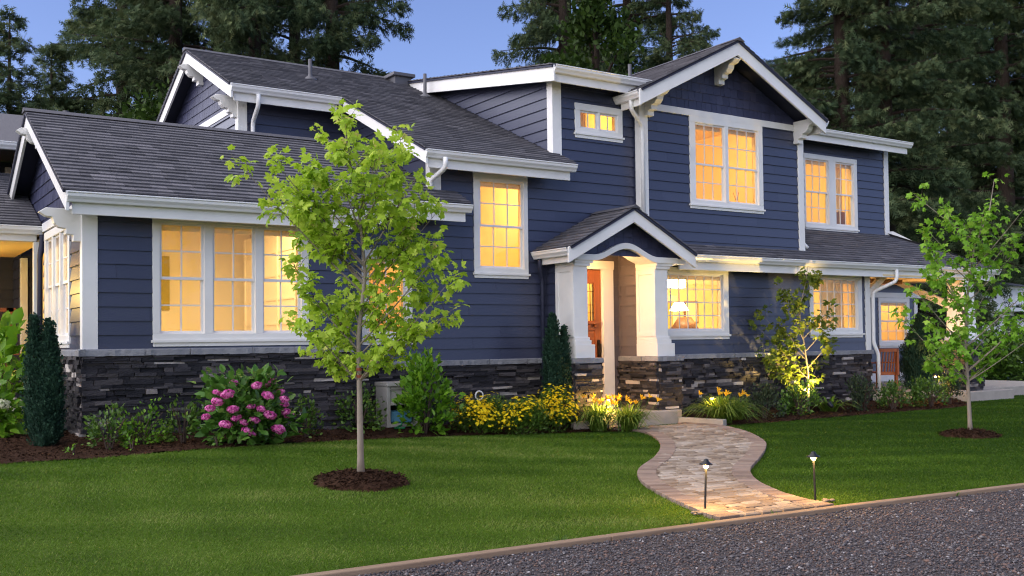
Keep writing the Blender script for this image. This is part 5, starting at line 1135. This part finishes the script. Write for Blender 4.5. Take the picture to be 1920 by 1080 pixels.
for i, (px, dep, lab) in enumerate(((1852, 30, 'dark clipped hedge bush left of the picture edge, below the white house'), (1905, 31, 'dark hedge bush at the right edge beyond the lawn'), (1950, 29, 'dark hedge bush partly beyond the right edge'))):
    x, y, z = ground_spot(px, dep); bush('hedge', lab, 'hedge', (x, y, -1.45), .85, .7, 1.35, 2600, .13, 'shrub', lumps=30, group='hedge bushes at the right edge')

# ================================================================== NEIGHBOUR, FURNITURE, LAMPS
nb = thing('neighbour_house', 'white neighbouring house with a grey hipped roof at the right edge', 'house', (45, 27, -1.5), rz=0)
b = MB(); b.box(-4.6, 6, -1, 9, 0, 3.75); b.build('wall', MT['nwhite'], nb)
b = MB(); b.box(-3.2, 5, 1, 8, 3.75, 4.2); b.box(-5.2, 6.5, -1.5, 9.5, 2.55, 2.72); b.build('cornice', MT['nwhite'], nb)
b = MB(); b.add([(-3.4, .6, 4.05), (1.2, .6, 4.05), (1.2, 5, 4.05), (-3.4, 5, 4.05), (-1.1, 2.8, 5.0)], [(0, 1, 4), (1, 2, 4), (2, 3, 4), (3, 0, 4), (3, 2, 1, 0)]); b.add([(-5, -1.4, 3.72), (6.4, -1.4, 3.72), (6.4, 9.4, 3.72), (-5, 9.4, 3.72), (0, 4, 4.6), (2, 4, 4.6)], [(0, 1, 5, 4), (1, 2, 5), (2, 3, 4, 5), (3, 0, 4), (3, 2, 1, 0)]); b.build('roof', MT['groof'], nb)
for x in (-4.0, -1.2, 1.6):
    b = MB(); b.box(x-.08, x+.98, -1.05, -1.0, .85, 2.45); w_ = b.build('window', MT['white'], nb); b = MB(); b.box(x, x+.9, -1.06, -1.052, .93, 1.63); b.box(x, x+.9, -1.06, -1.052, 1.68, 2.37); b.build('pane', MT['black'], w_)

ch = thing('patio_chair', 'slatted brown wooden chair seen from behind on the porch', 'chair', (19.46, 14.6, -1.22), rz=rad(-14))
b = MB()
for i in range(6): x = -.20+i*.08; b.prism([(x-.013, -.27-.05*math.cos(x*5), .40), (x+.013, -.27-.05*math.cos(x*5), .40), (x+.013, -.36-.05*math.cos(x*5), .93), (x-.013, -.36-.05*math.cos(x*5), .93)], (0, .018, 0), random.random())
b.box(-.25, .25, -.42, -.37, .88, .95); b.box(-.25, .25, -.33, -.29, .36, .43); b.box(-.27, -.225, -.42, -.34, .36, .95); b.box(.225, .27, -.42, -.34, .36, .95); b.build('backrest', MT['cedar'], ch)
b = MB()
for i in range(7): b.box(-.25, .25, -.27+i*.078, -.205+i*.078, .40, .425)
b.build('seat', MT['cedar'], ch)
for x in (-.25, .25):
    for y in (-.34, .26): b = MB(); b.box(x-.028, x+.028, y-.03, y+.03, 0, .40 if y < 0 else .62); b.build('leg', MT['cedar'], ch)
    b = MB(); b.box(x-.035, x+.035, -.38, .32, .62, .645); b.build('armrest', MT['cedar'], ch)

hb = thing('hose_box', 'beige plastic hose cabinet with an open front half hidden by the lime shrub', 'cabinet', (6.86, 13.35, -1.24))
b = MB(); b.box(-.27, .30, -.03, .40, .60, .66); b.box(-.26, -.20, 0, .38, 0, .60); b.box(.23, .29, 0, .38, 0, .60); b.box(-.20, .23, .0, .05, .55, .60); b.box(-.20, .23, 0, .05, .32, .37); b.box(-.20, .23, .0, .38, 0, .05); b.build('frame', MT['plastic'], hb, bevel=.008)
b = MB(); b.box(-.20, .23, .025, .05, .37, .55); b.build('panel', MT['plastic'], hb); b = MB(); b.box(-.20, .23, .34, .37, .05, .6); b.build('back_panel', MT['black'], hb)
b = MB(); b.box(-.15, .18, .08, .25, .06, .24, jit=.015); tag(b.build('blue_bag', MT['blue'], None, bevel=.03, loc=(6.86, 13.35, -1.24)), 'light blue bag stored inside the beige hose cabinet', 'bag')
b = MB(); b.tube([(-.05, .2, .30), (-.06, -.03, .28), (-.03, -.06, .15), (-.06, -.05, .03), (-.2, -.12, .0), (-.1, -.25, .01)], .014, 8); tag(b.build('garden_hose', MT['hose'], None, smooth=True, loc=(6.86, 13.35, -1.24)), 'green garden hose hanging out of the beige cabinet', 'hose')
b = MB(); b.box(15.58, 15.74, 13.66, 13.72, -.92, -.82); b.build('outlet_box', MT['plastic'], H, bevel=.006)
b = MB(); b.tube([(8.45+.07*math.cos(q), 13.80, -.86+.07*math.sin(q)) for q in np.linspace(0, 6.283, 18)], .014, 6); b.build('vent_ring', MT['white'], H, smooth=True)

def path_light(label, x, y, z, h, e, tilt=(0, 0)):
    t = thing('path_light', label, 'path light', (x, y, z), 'low path lights along the walk and beds'); t.rotation_euler = (tilt[0], tilt[1], 0)
    b = MB(); b.tube([(0, 0, -.1), (0, 0, h-.07)], .0095, 8); b.build('stem', MT['black'], t)
    b = MB(); b.lathe((0, 0, h-.072), [(.010, 0), (.020, .012), (.026, .040), (.026, .044)], 14); b.build('lamp_glass', MT['bulb'], t, smooth=True)
    b = MB(); b.lathe((0, 0, h-.028), [(.058, -.010), (.060, -.004), (.034, .010), (.024, .022), (.020, .034), (.006, .042)], 18); b.build('hat', MT['black'], t, smooth=True)
    for k in range(3):
        a = k*2.094; l = bpy.data.lights.new('lamp', 'POINT'); l.energy = e/3; l.color = (1, .55, .14); l.shadow_soft_size = .012; o = bpy.data.objects.new('lamp', l); COL.objects.link(o); o.parent = t; o.location = (.045*math.cos(a), .045*math.sin(a), h-.052)
path_light('leaning path light on the left side of the brick path near the driveway', 6.171, 6.393, -1.5, .455, 19, (0, rad(3)))
path_light('upright path light on the right side of the brick path near the driveway', 7.353, 6.199, -1.5, .455, 19, (0, rad(-2)))
path_light('path light buried in the daylilies by the concrete step', 10.16, 12.66, -1.43, .52, 34)
path_light('path light buried in the glowing daylily right of the path head', 12.32, 12.55, -1.43, .46, 10)
path_light('path light in the dark bushes near the porch pier', 19.2, 12.95, -1.43, .62, 14.)
def uplight(label, loc, to, e, ang, col=(1, .66, .20)):
    t = thing('uplight', label, 'garden light', loc, 'garden uplights'); d = Vector(to)-Vector(loc); t.rotation_euler = d.to_track_quat('Z', 'Y').to_euler()
    b = MB(); b.lathe((0, 0, -.12), [(.02, 0), (.04, .03), (.045, .12), (.038, .12), (.034, .06)], 14); b.build('lamp_body', MT['black'], t); b = MB(); b.lathe((0, 0, -.065), [(.030, 0), (.030, .004)], 14); b.build('lens', MT['bulb_hot'], t)
    l = bpy.data.lights.new('beam', 'SPOT'); l.energy = e; l.color = col; l.spot_size = rad(ang); l.spot_blend = .7; l.shadow_soft_size = .025; o = bpy.data.objects.new('beam', l); COL.objects.link(o); o.parent = t; o.location = (0, 0, .005); o.rotation_euler = (math.pi, 0, 0)
uplight('small uplight at the foot of the yellow lit maple', (15.36, 12.60, -1.22), (14.75, 13.5, .2), 420, 88)
uplight('small uplight in front of the right porch pier', (20.2, 13.75, -1.15), (20.95, 13.6, .5), 130, 80, (1, .52, .16))

for i, (x, y) in enumerate(((4.4, 6.06), (5.6, 5.98), (6.45, 5.85), (8.6, 5.62))): bush('weed', 'tiny green weed tuft growing at the gravel edge', 'weed', (x, y, -1.495), .06, .04, .04, 26, .045, 'shrub', ([(x*.16, y, z) for x, y, z in T_BLADE[0]], T_BLADE[1]), lumps=4, group='weeds in the gravel', stems=1, upb=.8)
